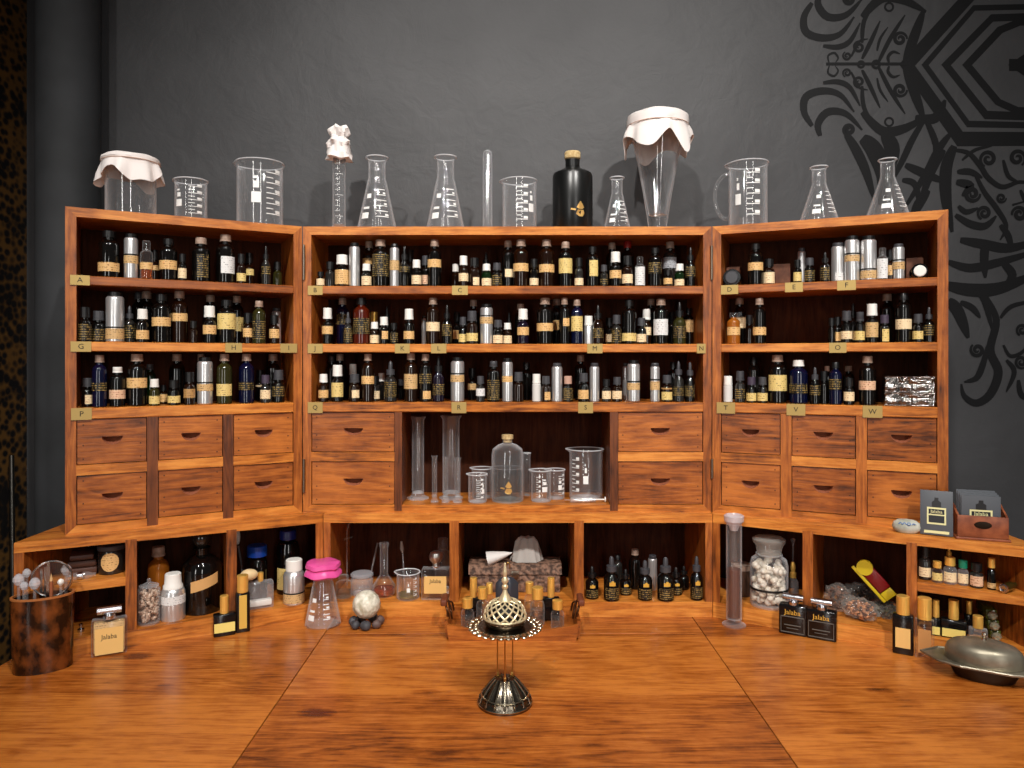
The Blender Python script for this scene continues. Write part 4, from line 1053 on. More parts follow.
loc, r, h, D = nspec(477.5, .028, 18.5, 474); beaker('glass_beaker', loc, r, h, 'small graduated beaker left of the corked bottle in the niche', group='beakers in the niche', ma=(-95, -50), pa=(-60, -42))
loc, r, h, D = nspec(482, .075, 20, 468); beaker('glass_beaker', loc, r, h, 'beaker at the back behind the small beaker in the niche', group='beakers in the niche', marks=0)
loc, r, h, D = nspec(507.5, .042, 32, 434.5)
t = thing('corked_bottle', loc, 'large clear corked bottle half full of clear liquid, in the niche', 'bottle')
add_lathe('body', t, [(0, 0), (r*.95, 0), (r, .003), (r, h*.70), (r*.93, h*.78), (r*.6, h*.845), (r*.30, h*.87), (r*.30, h*.94), (r*.27, h*.94), (r*.27, h*.87), (r*.57, h*.835), (r*.89, h*.77), (r*.955, h*.70), (r*.955, .005), (r*.9, .003), (0, .003)], LG, 40)
add_lathe('liquid', t, [(0, .0035), (r*.94, .0035), (r*.94, h*.50), (r*.92, h*.503), (0, h*.503)], M['water'], 36)
bm = B(); tube(bm, [(r*.95*math.cos(2*PI*k/40), r*.95*math.sin(2*PI*k/40), h*.50) for k in range(40)], .0007, 6, closed=True); obj('liquid_line', bm, M['plastic'], t)
add_lathe('stopper', t, [(0, h*.88), (r*.26, h*.885), (r*.27, h*.93), (r*.36, h*.935), (r*.36, h*.995), (r*.32, h), (0, h)], M['cork'], 24)
emblem(t, r*1.005, h*.24, .0135, -86)
loc, r, h, D = nspec(527, .095, 7, 453); beaker('test_tube', loc, r, h, 'thin clear tube standing behind, right of the corked bottle', group='beakers in the niche', marks=0, cat='tube')
loc, r, h, D = nspec(541, .038, 20, 470); beaker('glass_beaker', loc, r, h, 'front squat beaker right of the corked bottle', group='beakers in the niche', ma=(-120, -95), pa=(-85, -55))
loc, r, h, D = nspec(555.5, .066, 18, 469.5); beaker('glass_beaker', loc, r, h, 'squat beaker partly behind the front squat one in the niche', group='beakers in the niche', pa=(-75, -50))
loc, r, h, D = nspec(586, .068, 33, 449); beaker('glass_beaker', loc, r, h, 'largest beaker, at the right end of the niche', group='beakers in the niche', ma=(-150, -120), pa=(-105, -88))
x, y, D, u = UC.hit(570, .020)
t = thing('syringe', (x, y, ZN+.0057), 'plastic syringe lying at the front right of the niche', 'syringe', .06)
RX = Matrix.Rotation(PI/2, 4, 'Y')
bm = B(); lathe(bm, [(0, -.012), (.0012, -.012), (.0012, 0), (.005, .001), (.005, .052), (.004, .052), (.004, .002), (0, .002)], 16, RX); obj('barrel', bm, M['plastic'], t)
bm = B(); lathe(bm, [(0, .040), (.0038, .040), (.0038, .045), (.0014, .046), (.0014, .070), (.0055, .071), (.0055, .0725), (0, .0725)], 16, RX); obj('plunger', bm, M['c_white'], t)
#@@PART3
BRAND = 'Jalaba'
# ------------------------------------------------------------------ helpers for the lower level
def on(fr, px, off, z=0): x, y, D, u = fr.hit(px, off); return (x, y, z), D
def flat_bottle(name, loc, rz, w_, d, h, bodym, label, cat='perfume bottle', cap=None, neck=.006, plate=None, group=None, bevel=.0025, text=None, inner=None):
    """rectangular flacon; cap=(kind, r, height, material); plate=(material, halfwidth, z0, z1)"""
    t = thing(name, loc, label, cat, rz, group)
    bm = B(); rbox(bm, -w_/2, w_/2, -d/2, d/2, 0, h, bevel, seg=3); obj('body', bm, bodym, t)
    if inner:
        bm = B(); rbox(bm, -w_/2+.003, w_/2-.003, -d/2+.003, d/2-.003, .004, h*inner[1], .002); obj('liquid', bm, inner[0], t)
    if cap:
        kd, cr_, ch, cm = cap
        add_lathe('neck', t, [(0, h), (cr_*.55 if kd != 'cyl' else cr_*.8, h), (cr_*.55 if kd != 'cyl' else cr_*.8, h+neck), (0, h+neck)], M['c_silver'] if kd != 'cyl' else M['gold'], 20)
        z = h+neck; bm = B()
        if kd == 'cyl': lathe(bm, [(0, z), (cr_, z), (cr_, z+ch-.0006), (cr_-.0006, z+ch), (0, z+ch)], 28)
        elif kd == 'T': rbox(bm, -cr_, cr_, -d*.32, d*.32, z, z+ch, .0018, seg=3)
        elif kd == 'ball': lathe(bm, [(0, z), (cr_*.5, z), (cr_*.45, z+ch*.15), (cr_*.9, z+ch*.4), (cr_, z+ch*.62), (cr_*.8, z+ch*.88), (cr_*.4, z+ch*.98), (0, z+ch)], 28)
        elif kd == 'bar': tube(bm, [(-cr_, 0, z+ch*.55), (cr_, 0, z+ch*.55)], ch*.45, 18); lathe(bm, [(0, z), (cr_*.5, z), (cr_*.45, z+ch*.3), (0, z+ch*.3)], 18)
        obj('cap', bm, cm, t)
    if plate:
        pm, hw, z0, z1 = plate; y = -d/2-.0004
        bm = B(); box(bm, -hw, hw, y-.0003, y+.0003, z0, z1); pl = obj('label', bm, pm, t, smooth=False)
        if text: add_text(pl, text[0], text[1], (0, y-.0005, z0+(z1-z0)*text[2]), text[3], sc=(1, 1.1))
    return t
goldm = mat('gold_label_plate', (226, 184, 86), .4, .2)
kraft = mat('warm_paper_label', (232, 186, 112), .55)
paleg = mat('pale_yellow_label', (236, 214, 120), .5)
# ------------------------------------------------------------------ far left: horn cup with tools
loc, D = on(LL, 43, -.036)
t = thing('oval_cup', loc, 'oval mottled brown horn cup holding tools at the left table edge', 'cup', LL.th)
horn = noise_var(mat('mottled_horn', (80, 40, 20), .16), 48, (28, 13, 7), (118, 62, 26), stretch=(1, 1, .7), lo=.42, hi=.66, detail=7)
ca, cb, ch_ = .044, .027, .122
bm = B(); lathe(bm, [(0, 0), (.95, 0), (.97, .002), (.965, .028), (.985, .030), (1.0, .08), (1.03, ch_), (.97, ch_+.0005), (.93, .08), (.9, .006), (0, .006)], 48, sx=ca, sy=cb); obj('body', bm, horn, t)
bm = B(); lathe(bm, [(.955, ch_-.002), (1.04, ch_-.002), (1.045, ch_+.001), (.955, ch_+.0012)], 48, sx=ca, sy=cb, close=True); obj('rim', bm, mat('worn_wood_rim', (168, 102, 52), .5), t)
steel = mat('polished_steel', (190, 188, 186), .18, 1)
cutg = thinglass('cut_glass', edge=.3, milky=.42, mcol=(226, 228, 234))
def in_cup(u, v): return (loc[0]+u*LL.c-v*LL.s, loc[1]+u*LL.s+v*LL.c, .0065)
p = in_cup(.012, .004); o = thing('magnifying_glass', p, 'round ring-shaped magnifying glass standing in the horn cup', 'magnifying glass', LL.th-.1)
rr = .029; zc = .139
bm = B(); tube(bm, [(rr*math.cos(2*PI*k/40), 0, zc+rr*math.sin(2*PI*k/40)) for k in range(40)], .0019, 8, closed=True); obj('ring', bm, steel, o)
bm = B(); lathe(bm, [(0, -.0008), (rr*.95, -.0004), (rr*.95, .0004), (0, .0008)], 32, Matrix.Translation((0, 0, zc)) @ Matrix.Rotation(PI/2, 4, 'X')); obj('lens', bm, M['clear'], o)
bm = B(); tube(bm, [(0, 0, 0), (0, 0, zc-rr)], .002, 8); obj('handle', bm, steel, o)
p = in_cup(.008, -.006); bm = B(); box(bm, -.003, .003, -.0008, .0008, 0, .140); prism(bm, [(-.003, .140), (.003, .140), (.002, .165), (0, .172), (-.002, .165)], -.0008, .0008)
tag(obj('spatula', bm, steel, loc=p, rotz=LL.th, smooth=False), 'tall steel spatula with pointed tip standing in the horn cup', 'spatula')
p = in_cup(.013, -.014); o = thing('pencil', p, 'brown wooden pencil standing in the horn cup', 'pencil', LL.th)
bm = B(); lathe(bm, [(0, 0), (.0028, 0), (.0028, .140), (0, .140)], 6); obj('shaft', bm, mat('red_brown_wood', (150, 84, 50), .5), o, smooth=False)
bm = B(); lathe(bm, [(0, .1401), (.0028, .1401), (.0004, .152), (0, .152)], 6); obj('tip', bm, mat('pale_wood', (206, 164, 112), .6), o, smooth=False)
p = in_cup(-.001, .012); bm = B(); box(bm, -.0045, -.001, -.001, .001, 0, .155); box(bm, .001, .0045, -.001, .001, 0, .158)
tag(obj('tweezers', bm, steel, loc=p, rotz=LL.th, smooth=False), 'pair of flat steel tweezers standing at the back of the horn cup', 'tweezers')
for k, (u, v, zt, s, m_, lb) in enumerate(((-.033, -.003, .147, .0085, cutg, 'glass stopper at the left rim of the horn cup'), (-.024, .012, .152, .0065, cutg, 'clear stopper at the back left of the horn cup'), (-.0245, -.013, .138, .0062, cutg, 'bluish clear stopper at the front of the horn cup'),
                                             (-.010, -.012, .140, .0085, cutg, 'large cut glass stopper at the front of the horn cup'), (.031, .015, .150, .0080, cutg, 'cut glass stopper seen through the magnifying ring'), (.026, -.009, .136, .0050, M['c_white'], 'small pale stopper at the right front of the horn cup'))):
    o = thing('glass_stopper', in_cup(u, v), lb, 'stopper', .3*k, 'stoppers in the horn cup')
    bm = B(); lathe(bm, [(0, 0), (.0022, 0), (.0022, zt-s*1.2), (0, zt-s*1.2)], 10); obj('rod', bm, M['plastic'], o)
    bm = B(); lathe(bm, [(0, zt-s*1.25), (s*.5, zt-s*1.2), (s, zt-s*.4), (s*.95, zt+s*.2), (s*.55, zt+s*.75), (0, zt+s)], 8); obj('head', bm, m_, o, smooth=False)
# left pigeonhole, on its shelf
ZL1 = .1258
loc, D = on(LL, 111.5, .045, ZL1); r = 12.2*D/F; h = zpx(544, D)-ZL1
t = thing('preserve_jar', loc, 'dark jar with round gold label and black lid, on the left pigeonhole shelf', 'jar', LL.th)
add_lathe('body', t, [(0, 0), (r*.93, 0), (r, .003), (r, h*.80), (r*.94, h*.84), (0, h*.84)], M['smoke'], 28)
add_lathe('lid', t, [(0, h*.84), (r*1.02, h*.84), (r*1.05, h*.87), (r*1.05, h*.97), (r*.98, h), (0, h)], M['c_grey'], 28)
bm = B(); 
def disc_patch(bm, r, zc, s, a, t_=.0006, n=20):
    A = math.radians(a); c = bm.verts.new(((r+t_)*math.cos(A), (r+t_)*math.sin(A), zc)); prev = None
    for q in (.33, .66, 1):
        V = []
        for k in range(n):
            u, v = q*s*math.cos(2*PI*k/n), q*s*math.sin(2*PI*k/n)*1.1; aa = A+u/r; V.append(bm.verts.new(((r+t_)*math.cos(aa), (r+t_)*math.sin(aa), zc+v)))
        for k in range(n):
            if prev is None: bm.faces.new((c, V[k], V[(k+1) % n]))
            else: bm.faces.new((prev[k], V[k], V[(k+1) % n], prev[(k+1) % n]))
        prev = V
disc_patch(bm, r, h*.45, h*.30, -95); obj('label', bm, M['l_gold'], t)
loc, D = on(LL, 83, .070, ZL1)
bm = B(); rbox(bm, -.024, .024, -.03, .03, 0, .014, .003); rbox(bm, -.022, .023, -.028, .028, .0145, .026, .003); rbox(bm, -.019, .019, -.026, .022, .0265, .036, .003)
tag(obj('leather_pouch', bm, mat('dark_brown_leather', (84, 52, 40), .5), loc=loc, rotz=LL.th), 'folded dark brown leather pouch beside the gold-labelled jar', 'pouch')
loc, D = on(LL, 80, .018, ZL1)
t = thing('glass_ampoule', (loc[0], loc[1], ZL1+.0062), 'shiny glass ampoule lying before the brown leather pouch', 'ampoule', LL.th)
bm = B(); lathe(bm, [(0, -.022), (.005, -.020), (.006, -.012), (.006, .012), (.004, .018), (.0025, .020), (.0035, .024), (0, .024)], 14, RX); obj('body', bm, M['plastic'], t)
bm = B(); lathe(bm, [(.0062, -.004), (.0064, -.004), (.0064, .004), (.0062, .004)], 14, RX, close=True); obj('band', bm, M['c_silver'], t)
loc, D = on(LL, 81, .03, FLOORL+.0003)
t = thing('metal_cap', loc, 'tiny silver screw top standing under the left pigeonhole shelf', 'cap')
add_lathe('base', t, [(0, 0), (.0055, 0), (.0055, .005), (.003, .006), (0, .006)], M['c_silver'], 16); add_lathe('knob', t, [(0, .006), (.0022, .0062), (.0035, .010), (.0035, .013), (0, .016)], M['c_silver'], 14)
loc, D = on(LL, 109.5, -.0135)
h = .061
flat_bottle('perfume_bottle', loc, LL.th, .0535, .022, h, M['clear'], 'square gold perfume bottle with silver stopper standing on the table at left', cap=('bar', .0185, .015, M['c_silver']), neck=.006,
            plate=(kraft, .0215, .003, .048), text=(BRAND, .0105, .66, M['ink']), inner=(M['l_beige'], .92))
# second pigeonhole of the left unit
ZF = FLOORL+.0003
def chunks(name, par, r, z0, z1, s, n, m, seed=1, flat=.8):
    rnd = random.Random(seed); bm = B()
    for k in range(n):
        a = rnd.uniform(0, 2*PI); q = r*math.sqrt(rnd.uniform(.1, 1)); z = rnd.uniform(z0, z1)
        t_ = B(); bmesh.ops.create_icosphere(t_, subdivisions=1, radius=s*rnd.uniform(.7, 1.15))
        for v in t_.verts: v.co *= rnd.uniform(.8, 1.15)
        merge(bm, t_, Matrix.Translation((q*math.cos(a), q*math.sin(a), z)))
    o = obj(name, bm, m, par); o['kind'] = 'stuff'; return o
loc, D = on(LL, 149, .024, ZF); r = 10.2*D/F; h = zpx(578, D)-ZF
t = thing('spice_jar', loc, 'small clear jar of pinkish beige flakes with knobbed glass lid', 'jar', LL.th)
add_lathe('glass', t, [(0, 0), (r*.97, 0), (r, .003), (r, h*.76), (r*.7, h*.82), (r*.68, h*.76), (r*.93, h*.74), (r*.93, .003), (0, .003)], M['clear'], 28)
chunks('flakes', t, r*.80, .005, h*.72, .0034, 260, noise_var(mat('pink_beige_flakes', (206, 176, 150), .7), 90, (150, 112, 88), (230, 208, 186)), 4)
add_lathe('lid', t, [(0, h*.80), (r*.86, h*.81), (r*.9, h*.84), (r*.4, h*.89), (r*.15, h*.92), (r*.2, h*.97), (0, h)], M['plastic'], 24)
loc, D = on(LL, 158.5, .085, ZF)
bottle('R', 'bottle', loc, 10*D/F, zpx(546.5, D)-ZF, 'honey', 'taupe', [], 'honey brown bottle with ribbed pale cap behind the spice jar', 'bottle', rotz=0)
loc, D = on(LL, 173, .030, ZF); r = 11.4*D/F; h = zpx(573, D)-ZF
t = thing('aluminium_bottle', loc, 'silver aluminium bottle with white cap and label, beside the spice jar', 'bottle', LL.th)
add_lathe('body', t, [(0, 0), (r*.97, 0), (r, .002), (r, h*.60), (r*.9, h*.66), (r*.72, h*.70), (0, h*.70)], M['alu'], 28)
add_lathe('cap', t, [(0, h*.68), (r*.82, h*.68), (r*.8, h*.74), (r*.70, h*.78), (r*.66, h*.985), (r*.6, h), (0, h)], M['c_white'], 28)
bm = B(); patch(bm, r, h*.36, h*.54, -175, -10, 14); obj('label', bm, M['l_white'], t)
loc, D = on(LL, 202, .058, ZF); r = 19*D/F; h = zpx(533, D)-ZF
t = thing('apothecary_bottle', loc, 'big dark apothecary bottle with glass stopper and slanted tan label', 'bottle', LL.th)
add_lathe('body', t, [(0, 0), (r*.96, 0), (r, .003), (r, h*.52), (r*.94, h*.62), (r*.6, h*.70), (r*.34, h*.73), (r*.34, h*.79), (r*.42, h*.80), (r*.42, h*.815), (0, h*.815)], M['dark'], 36)
add_lathe('stopper', t, [(0, h*.75), (r*.26, h*.82), (r*.34, h*.85), (r*.46, h*.90), (r*.48, h*.96), (r*.40, h*.995), (0, h)], M['smoke'], 24)
bm = B(); patch(bm, r, h*.33, h*.47, -125, -45, 12)
for v in bm.verts: v.co.z += math.atan2(v.co.y, v.co.x)*.010+.0157
obj('label', bm, mat('tan_paper', (206, 158, 98), .6), t)
loc, D = on(LL, 224.3, -.0125)
flat_bottle('perfume_bottle', loc, LL.th, 20.5*D/F, .018, zpx(613, D), M['blackgloss'], 'short black perfume bottle with gold cap in front of left divider', cap=('cyl', 4.2*D/F, 17*D/F, M['gold']), neck=.001,
            plate=(paleg, 9.6*D/F, .008, .025), group='gold capped black perfume bottles')
loc, D = on(LL, 242.6, -.010)
flat_bottle('perfume_bottle', loc, LL.th, 13.5*D/F, .014, zpx(592, D), M['blackgloss'], 'slim black perfume bottle with gold front label, tallest beside the left divider', cap=('cyl', 5.4*D/F, 16.5*D/F, M['gold']), neck=.001,
            plate=(goldm, 3.6*D/F, .008, .070), group='gold capped black perfume bottles')
# third pigeonhole
loc, D = on(LL, 260.5, .022, ZF)
t = flat_bottle('atomiser_bottle', loc, LL.th, 24*D/F, .020, zpx(581, D)-ZF, M['plastic'], 'square clear atomiser bottle with beige squeeze bulb, before the blue-capped bottle', cat='atomiser', cap=('cyl', .0055, .014, M['gold']), neck=.003, inner=(M['c_white'], .3))
hz = zpx(581, D)-ZF
bm = B(); ball(bm, (-.0215, -.004, hz+.016), .0115, 18, sx=1.45, sz=.95); obj('squeeze_bulb', bm, mat('beige_rubber', (222, 194, 146), .6), t)
bm = B(); tube(bm, [(-.009, 0, hz+.013), (-.004, 0, hz+.012)], .0022, 10); obj('tube', bm, M['gold'], t)
def capbottle(px, off, wd, top, capm, capf, glass, label, capw=1.05, fr=LL, z=None, lab=None, name='bottle', cat='bottle'):
    z = ZF if z is None else z
    loc, D = on(fr, px, off, z); r = wd*D/F/2; h = zpx(top, D)-z
    t = thing(name, loc, label, cat, fr.th)
    add_lathe('body', t, [(0, 0), (r*.96, 0), (r, .003), (r, h*(capf-.14)), (r*.85, h*(capf-.06)), (r*.7*min(1, capw), h*(capf-.02)), (r*.7*min(1, capw), h*capf), (0, h*capf)], glass, 28)
    add_lathe('cap', t, [(0, h*capf), (r*capw, h*capf), (r*capw, h*.985), (r*capw*.92, h), (0, h)], capm, 28, rf=(lambda a, rr, zz: (rr*(1+.02*math.cos(14*a)), zz)))
    if lab: bm = B(); patch(bm, r, h*lab[1], h*lab[2], lab[3], lab[4], 10); obj('label', bm, M[lab[0]], t)
    return t
capbottle(257, .085, 20, 545, M['c_blue'], .80, M['dark'], 'dark bottle with bright blue screw cap behind the atomiser', .95)
capbottle(288, .095, 22, 530, M['c_navy'], .86, M['dark'], 'tall dark bottle with navy blue cap and yellow label', .72, lab=('l_yellow', .08, .42, -165, -80))
loc, D = on(LL, 294, .022, ZF); r = 10.3*D/F; h = zpx(559, D)-ZF
t = thing('aluminium_bottle', loc, 'silver aluminium bottle with white cap, behind the pink-covered flask', 'bottle', LL.th)
add_lathe('body', t, [(0, 0), (r*.97, 0), (r, .002), (r, h*.62), (r*.9, h*.70), (r*.68, h*.75), (0, h*.75)], M['alu'], 28)
add_lathe('cap', t, [(0, h*.75), (r*.78, h*.75), (r*.78, h*.98), (r*.7, h), (0, h)], M['c_white'], 28)
bm = B(); patch(bm, r, h*.04, h*.24, -175, -5, 14); obj('label', bm, M['l_beige'], t)
bm = B(); patch(bm, r, h*.245, h*.275, -175, -5, 14); obj('ring', bm, M['ring'], t)
loc, D = on(LL, 244, .110, ZF)
t = thing('pipette', loc, 'pale feather-like pipette leaning at the back of the third left pigeonhole', 'pipette', LL.th)
bm = B(); tube(bm, [(0, 0, 0), (-.004, .004, .06), (-.010, .008, .10)], .0018, 8); obj('stem', bm, M['plastic'], t)
bm = B(); ball(bm, (-.011, .0085, .118), .005, 12, sz=3.2); obj('bulb', bm, M['whitep'], t)

# ------------------------------------------------------------------ middle unit, left pigeonhole
pink = mat('pink_membrane', (226, 84, 158), .35)
loc, D = on(LC, 323, -.040); h = zpx(563, D)
t = flask(loc, 17.5*D/F, h, 'conical flask with bright pink membrane cover, standing on the table', rn=9*D/F, group=None, rim=1.15, ma=(-75, -50))
r = 16.5*D/F
bm = B(); lathe(bm, [(0, h+.0015), (r*.9, h+.0025), (r, h+.001), (r*1.04, h-.006), (r*.93, h-.010), (r*1.08, h-.015), (r*1.12, h-.021), (r*.85, h-.026), (r*.55, h-.028), (r*.55, h-.020), (r*.8, h-.010), (r*.8, h-.002), (0, h)], 40,
               rf=lambda a, rr, z: (rr*(1+.02*math.sin(9*a)), z+.0012*math.sin(5*a+1))); obj('membrane_cover', bm, pink, t)
loc, D = on(LC, 343.8, .028, ZF)
bottle('V', 'glass_vial', loc, 8*D/F, zpx(575, D)-ZF, 'clear', 'clear', [], 'small clear stoppered vial right of the pink-covered flask', 'vial', liquid=('water', .5))
loc, D = on(LC, 362, .052, ZF); r = 11*D/F; h = zpx(572.5, D)-ZF
t = thing('lidded_jar', loc, 'clear jar with frosted grey lid behind the white ball', 'jar')
add_lathe('glass', t, [(0, 0), (r, 0), (r, h*.7), (r*.8, h*.8), (r*.76, h*.8), (r*.93, h*.68), (r*.93, .002), (0, .002)], M['plastic'], 28)
add_lathe('lid', t, [(0, h*.8), (r*.9, h*.8), (r*1.02, h*.86), (r*1.02, h*.95), (r*.9, h), (0, h)], thinglass('frosted_lid', edge=.4, milky=.35, mcol=(190, 190, 196)), 28)
loc, D = on(LC, 384, .040, ZF); k = D/F; h = zpx(543, D)-ZF
t = thing('volumetric_flask', loc, 'round-bodied flask of amber liquid with long narrow neck', 'flask')
add_lathe('glass', t, [(0, 0), (9*k, 0), (11.5*k, .006), (11.5*k, .020), (7*k, .034), (4*k, .042), (4*k, h*.93), (4.8*k, h*.94), (4.8*k, h), (3.6*k, h), (3.4*k, .042), (6.4*k, .033), (10.8*k, .020), (10.8*k, .006), (0, .002)], M['clear'], 28)
add_lathe('liquid', t, [(0, .003), (9*k, .003), (10.3*k, .007), (10.3*k, .015), (0, .015)], M['amberliq'], 24)
loc, D = on(LC, 408, .024, ZF)
t = beaker('glass_beaker', loc, 11.3*D/F, zpx(572, D)-ZF, 'clear beaker with traces of yellow liquid, left of the silver-knobbed bottle', marks=1, ma=(-55, -35), pa=(-88, -72)); r = 11.3*D/F
add_lathe('liquid', t, [(0, .003), (r*.86, .003), (r*.86, .009), (0, .009)], mat('yellow_liquid', (196, 170, 90), .1, Transmission_Weight=.8), 24)
loc, D = on(LC, 402, .075, ZF)
t = thing('swab', loc, 'pale swab stick standing behind the yellow-tinged beaker', 'swab', 0, 'sticks in the middle unit')
bm = B(); tube(bm, [(.006, 0, 0), (0, .008, .075)], .0015, 8); obj('stick', bm, M['plastic'], t)
bm = B(); tube(bm, [(0, .008, .075), (-.0015, .0095, .083), (-.003, .011, .098)], [.002, .0042, .002], 10); obj('tip', bm, mat('grey_cotton', (150, 140, 132), .8), t)
loc, D = on(LC, 368, .085, ZF); bm = B(); tube(bm, [(0, 0, .002), (.018, .010, .092)], .0018, 8)
tag(obj('glass_rod', bm, M['plastic'], loc=loc), 'slanted pale glass rod behind the frosted-lid jar', 'rod')
loc, D = on(LC, 347, .100, ZF); bm = B(); tube(bm, [(0, 0, 0), (0, 0, .118), (.004, 0, .130), (.010, 0, .135)], .0016, 8); tube(bm, [(-.008, 0, .098), (.012, 0, .104)], .0014, 8)
tag(obj('burette_stand', bm, M['plastic'], loc=loc), 'thin clear glass stand with crossbar at the back left corner', 'stand')
loc, D = on(LC, 436, .021, ZF)
flat_bottle('perfume_bottle', loc, 0, 28*D/F, .028, zpx(568, D)-ZF, M['clear'], 'clear square perfume bottle with silver ball stopper and tan label', cap=('ball', 7*D/F, .030, mat('satin_silver', (200, 196, 190), .3, 1)), neck=.005,
            plate=(kraft, 11*D/F, .014, .048), text=(BRAND, .010, .72, M['ink']))
loc, D = on(LC, 443, .100, ZF); bottle('V', 'glass_vial', loc, 8*D/F, zpx(538, D)-ZF, 'clear', 'clear', [], 'tall clear vial behind the silver-knobbed perfume bottle', 'vial')
# white ball on dark stones
st = noise_var(mat('dark_grey_stone', (58, 60, 66), .6), 40, (40, 42, 48), (82, 80, 84)); st2 = noise_var(mat('mauve_brown_stone', (98, 78, 74), .6), 40, (74, 62, 64), (120, 92, 80))
bx, by = at(366.5, 1.378)
for k in range(7):
    a = 2*PI*k/7+.35; q = .0238; s = .0100*(1+.1*math.sin(3*k))
    bm = B(); ball(bm, (0, 0, s*.86), s, 16, sz=.86, sx=1.0, sy=.86, rf=lambda aa, rr, z: (rr*(1+.08*math.sin(3*aa+k)), z))
    pos = ['front right', 'right', 'back right', 'back', 'back left', 'left', 'front']
    # angle order starts to the right and runs counter-clockwise
    nm = {0: 'right', 1: 'back right', 2: 'back', 3: 'back left', 4: 'left', 5: 'front left', 6: 'front right'}[k]
    tag(obj('pebble', bm, st2 if k in (0, 6) else st, loc=(bx+q*math.cos(a)*1.08, by+q*math.sin(a), 0), rotz=a+PI/2), 'dark smooth stone under the white ball, at its %s' % nm, 'stone', 'stones under the white ball')
wbm = noise_var(mat('white_resin', (214, 210, 190), .5), 90, (176, 170, 146), (236, 232, 216), bump=.9)
bm = B(); t_ = B(); bmesh.ops.create_icosphere(t_, subdivisions=4, radius=.0262)
for v in t_.verts:
    n = v.co.normalized(); v.co *= 1+.045*(math.sin(n.x*17+n.z*9)*math.sin(n.y*15+2)*math.sin(n.z*19+1)) + .02*math.sin(n.x*41)*math.sin(n.z*37)*math.sin(n.y*43)
merge(bm, t_); tag(obj('resin_ball', bm, wbm, loc=(bx, by, .0415)), 'knobbly white resin ball resting on a ring of dark stones', 'ball')

# ------------------------------------------------------------------ middle: chest, tray, burner
loc, D = on(LC, 515, .092, ZF); k = D/F; hw = 45.5*k; ht = zpx(560, D)-ZF
t = thing('chest', loc, 'carved greyish brown wooden chest in the central pigeonhole', 'chest')
chm = noise_var(mat('carved_wood', (112, 84, 68), .7), 110, (66, 46, 36), (142, 108, 88), bump=1, lo=.4, hi=.6)
bm = B(); rbox(bm, -hw*.97, hw*.97, -.036, .036, 0, ht*.66, .002); obj('body', bm, chm, t)
bm = B(); prism(bm, [(-.039, ht*.665), (.039, ht*.665), (.036, ht*.9), (.026, ht), (-.026, ht), (-.036, ht*.9)], -hw, hw, 'yz'); obj('lid', bm, chm, t, smooth=False)
bm = B(); rbox(bm, -.008, .008, -.0425, -.0393, ht*.58, ht*.8, .001); obj('clasp', bm, M['hinge'], t)
paper = mat('grey_white_paper', (176, 170, 164), .7)
cz = loc[2]+ht+.0003
bm = B()
lathe(bm, [(0, .050), (.5, .0485), (.72, .040), (.84, .022), (1, .001), (.95, .001), (.78, .022), (.62, .038), (0, .047)], 44, sx=.033, sy=.022, rf=lambda a, rr, z: (rr*(1+.07*math.sin(5*a+z*90)+.05*math.sin(11*a)), z+(.0015*math.sin(6*a) if z > .01 else 0)), mtx=Matrix.Translation((.024, 0, 0)))
tag(obj('paper_bag', bm, paper, loc=(loc[0], loc[1]-.004, cz)), 'crumpled greyish white paper bag standing on the carved chest', 'bag')
bm = B(); lathe(bm, [(.0005, 0), (.004, .010), (.008, .026), (.0095, .034), (.0085, .034), (.0065, .024), (.0004, .002)], 22, Matrix.Translation((-.006, -.020, .0215)) @ Matrix.Rotation(-PI*.58, 4, 'Y') @ Matrix.Scale(1.55, 4), rf=lambda a, rr, z: (rr*(1+.06*math.sin(3*a)), z), close=False)
tag(obj('paper_cone', bm, mat('white_paper', (224, 220, 216), .6), loc=(loc[0], loc[1]-.004, cz)), 'white paper cone lying on the chest left of the paper bag', 'paper')
# tray
TX0, TX1, TY0, TY1 = -.119, .121, 1.303+CAMY, 1.408+CAMY; tcx, tcy = (TX0+TX1)/2, (TY0+TY1)/2; hx, hy = (TX1-TX0)/2, (TY1-TY0)/2
t = thing('serving_tray', (tcx, tcy, 0), 'orange wooden tray with side handles carrying small perfume vials', 'tray'); twd = wood('x', 'mid')
bm = B(); rbox(bm, -hx+.004, hx-.004, -hy+.004, hy-.004, .006, .011, .001); obj('base', bm, twd, t)
for s in (-1, 1):
    P = [(-hx*.96, .0), (hx*.96, .0), (hx, .030)] + [(hx*(1-2*i/16), .030-.014*math.sin(PI*i/16)) for i in range(1, 16)] + [(-hx, .030)]
    bm = B(); y = s*(hy-.003); prism(bm, P, y-.003, y+.003); obj('side_panel', bm, twd, t, smooth=False)
for s in (-1, 1):
    bm = B(); x = s*(hx-.002); prism(bm, [(x-.003, .004), (x+.003, .004), (x+.003+s*.003, .034), (x-.003+s*.003, .034)], -hy+.0065, hy-.0065); obj('end_panel', bm, twd, t, smooth=False)
    hd_ = B(); tube(hd_, cat3([(x, -.022, .030), (x+s*.004, -.020, .048), (x+s*.010, 0, .056), (x+s*.004, .020, .048), (x, .022, .030)]), .0022, 8); tube(hd_, cat3([(x-s*.006, -.022, .030), (x-s*.003, -.020, .045), (x+s*.002, 0, .053), (x-s*.003, .020, .045), (x-s*.006, .022, .030)]), .0018, 8)
    obj('handle', hd_, mat('dark_bronze', (92, 60, 40), .35, .9), t)
    g = B(); rbox(g, x+s*.010-.006, x+s*.010+.006, -.022, .022, .052, .064, .003); obj('grip', g, mat('reddish_leather', (110, 56, 34), .45), t)
zt = .0113
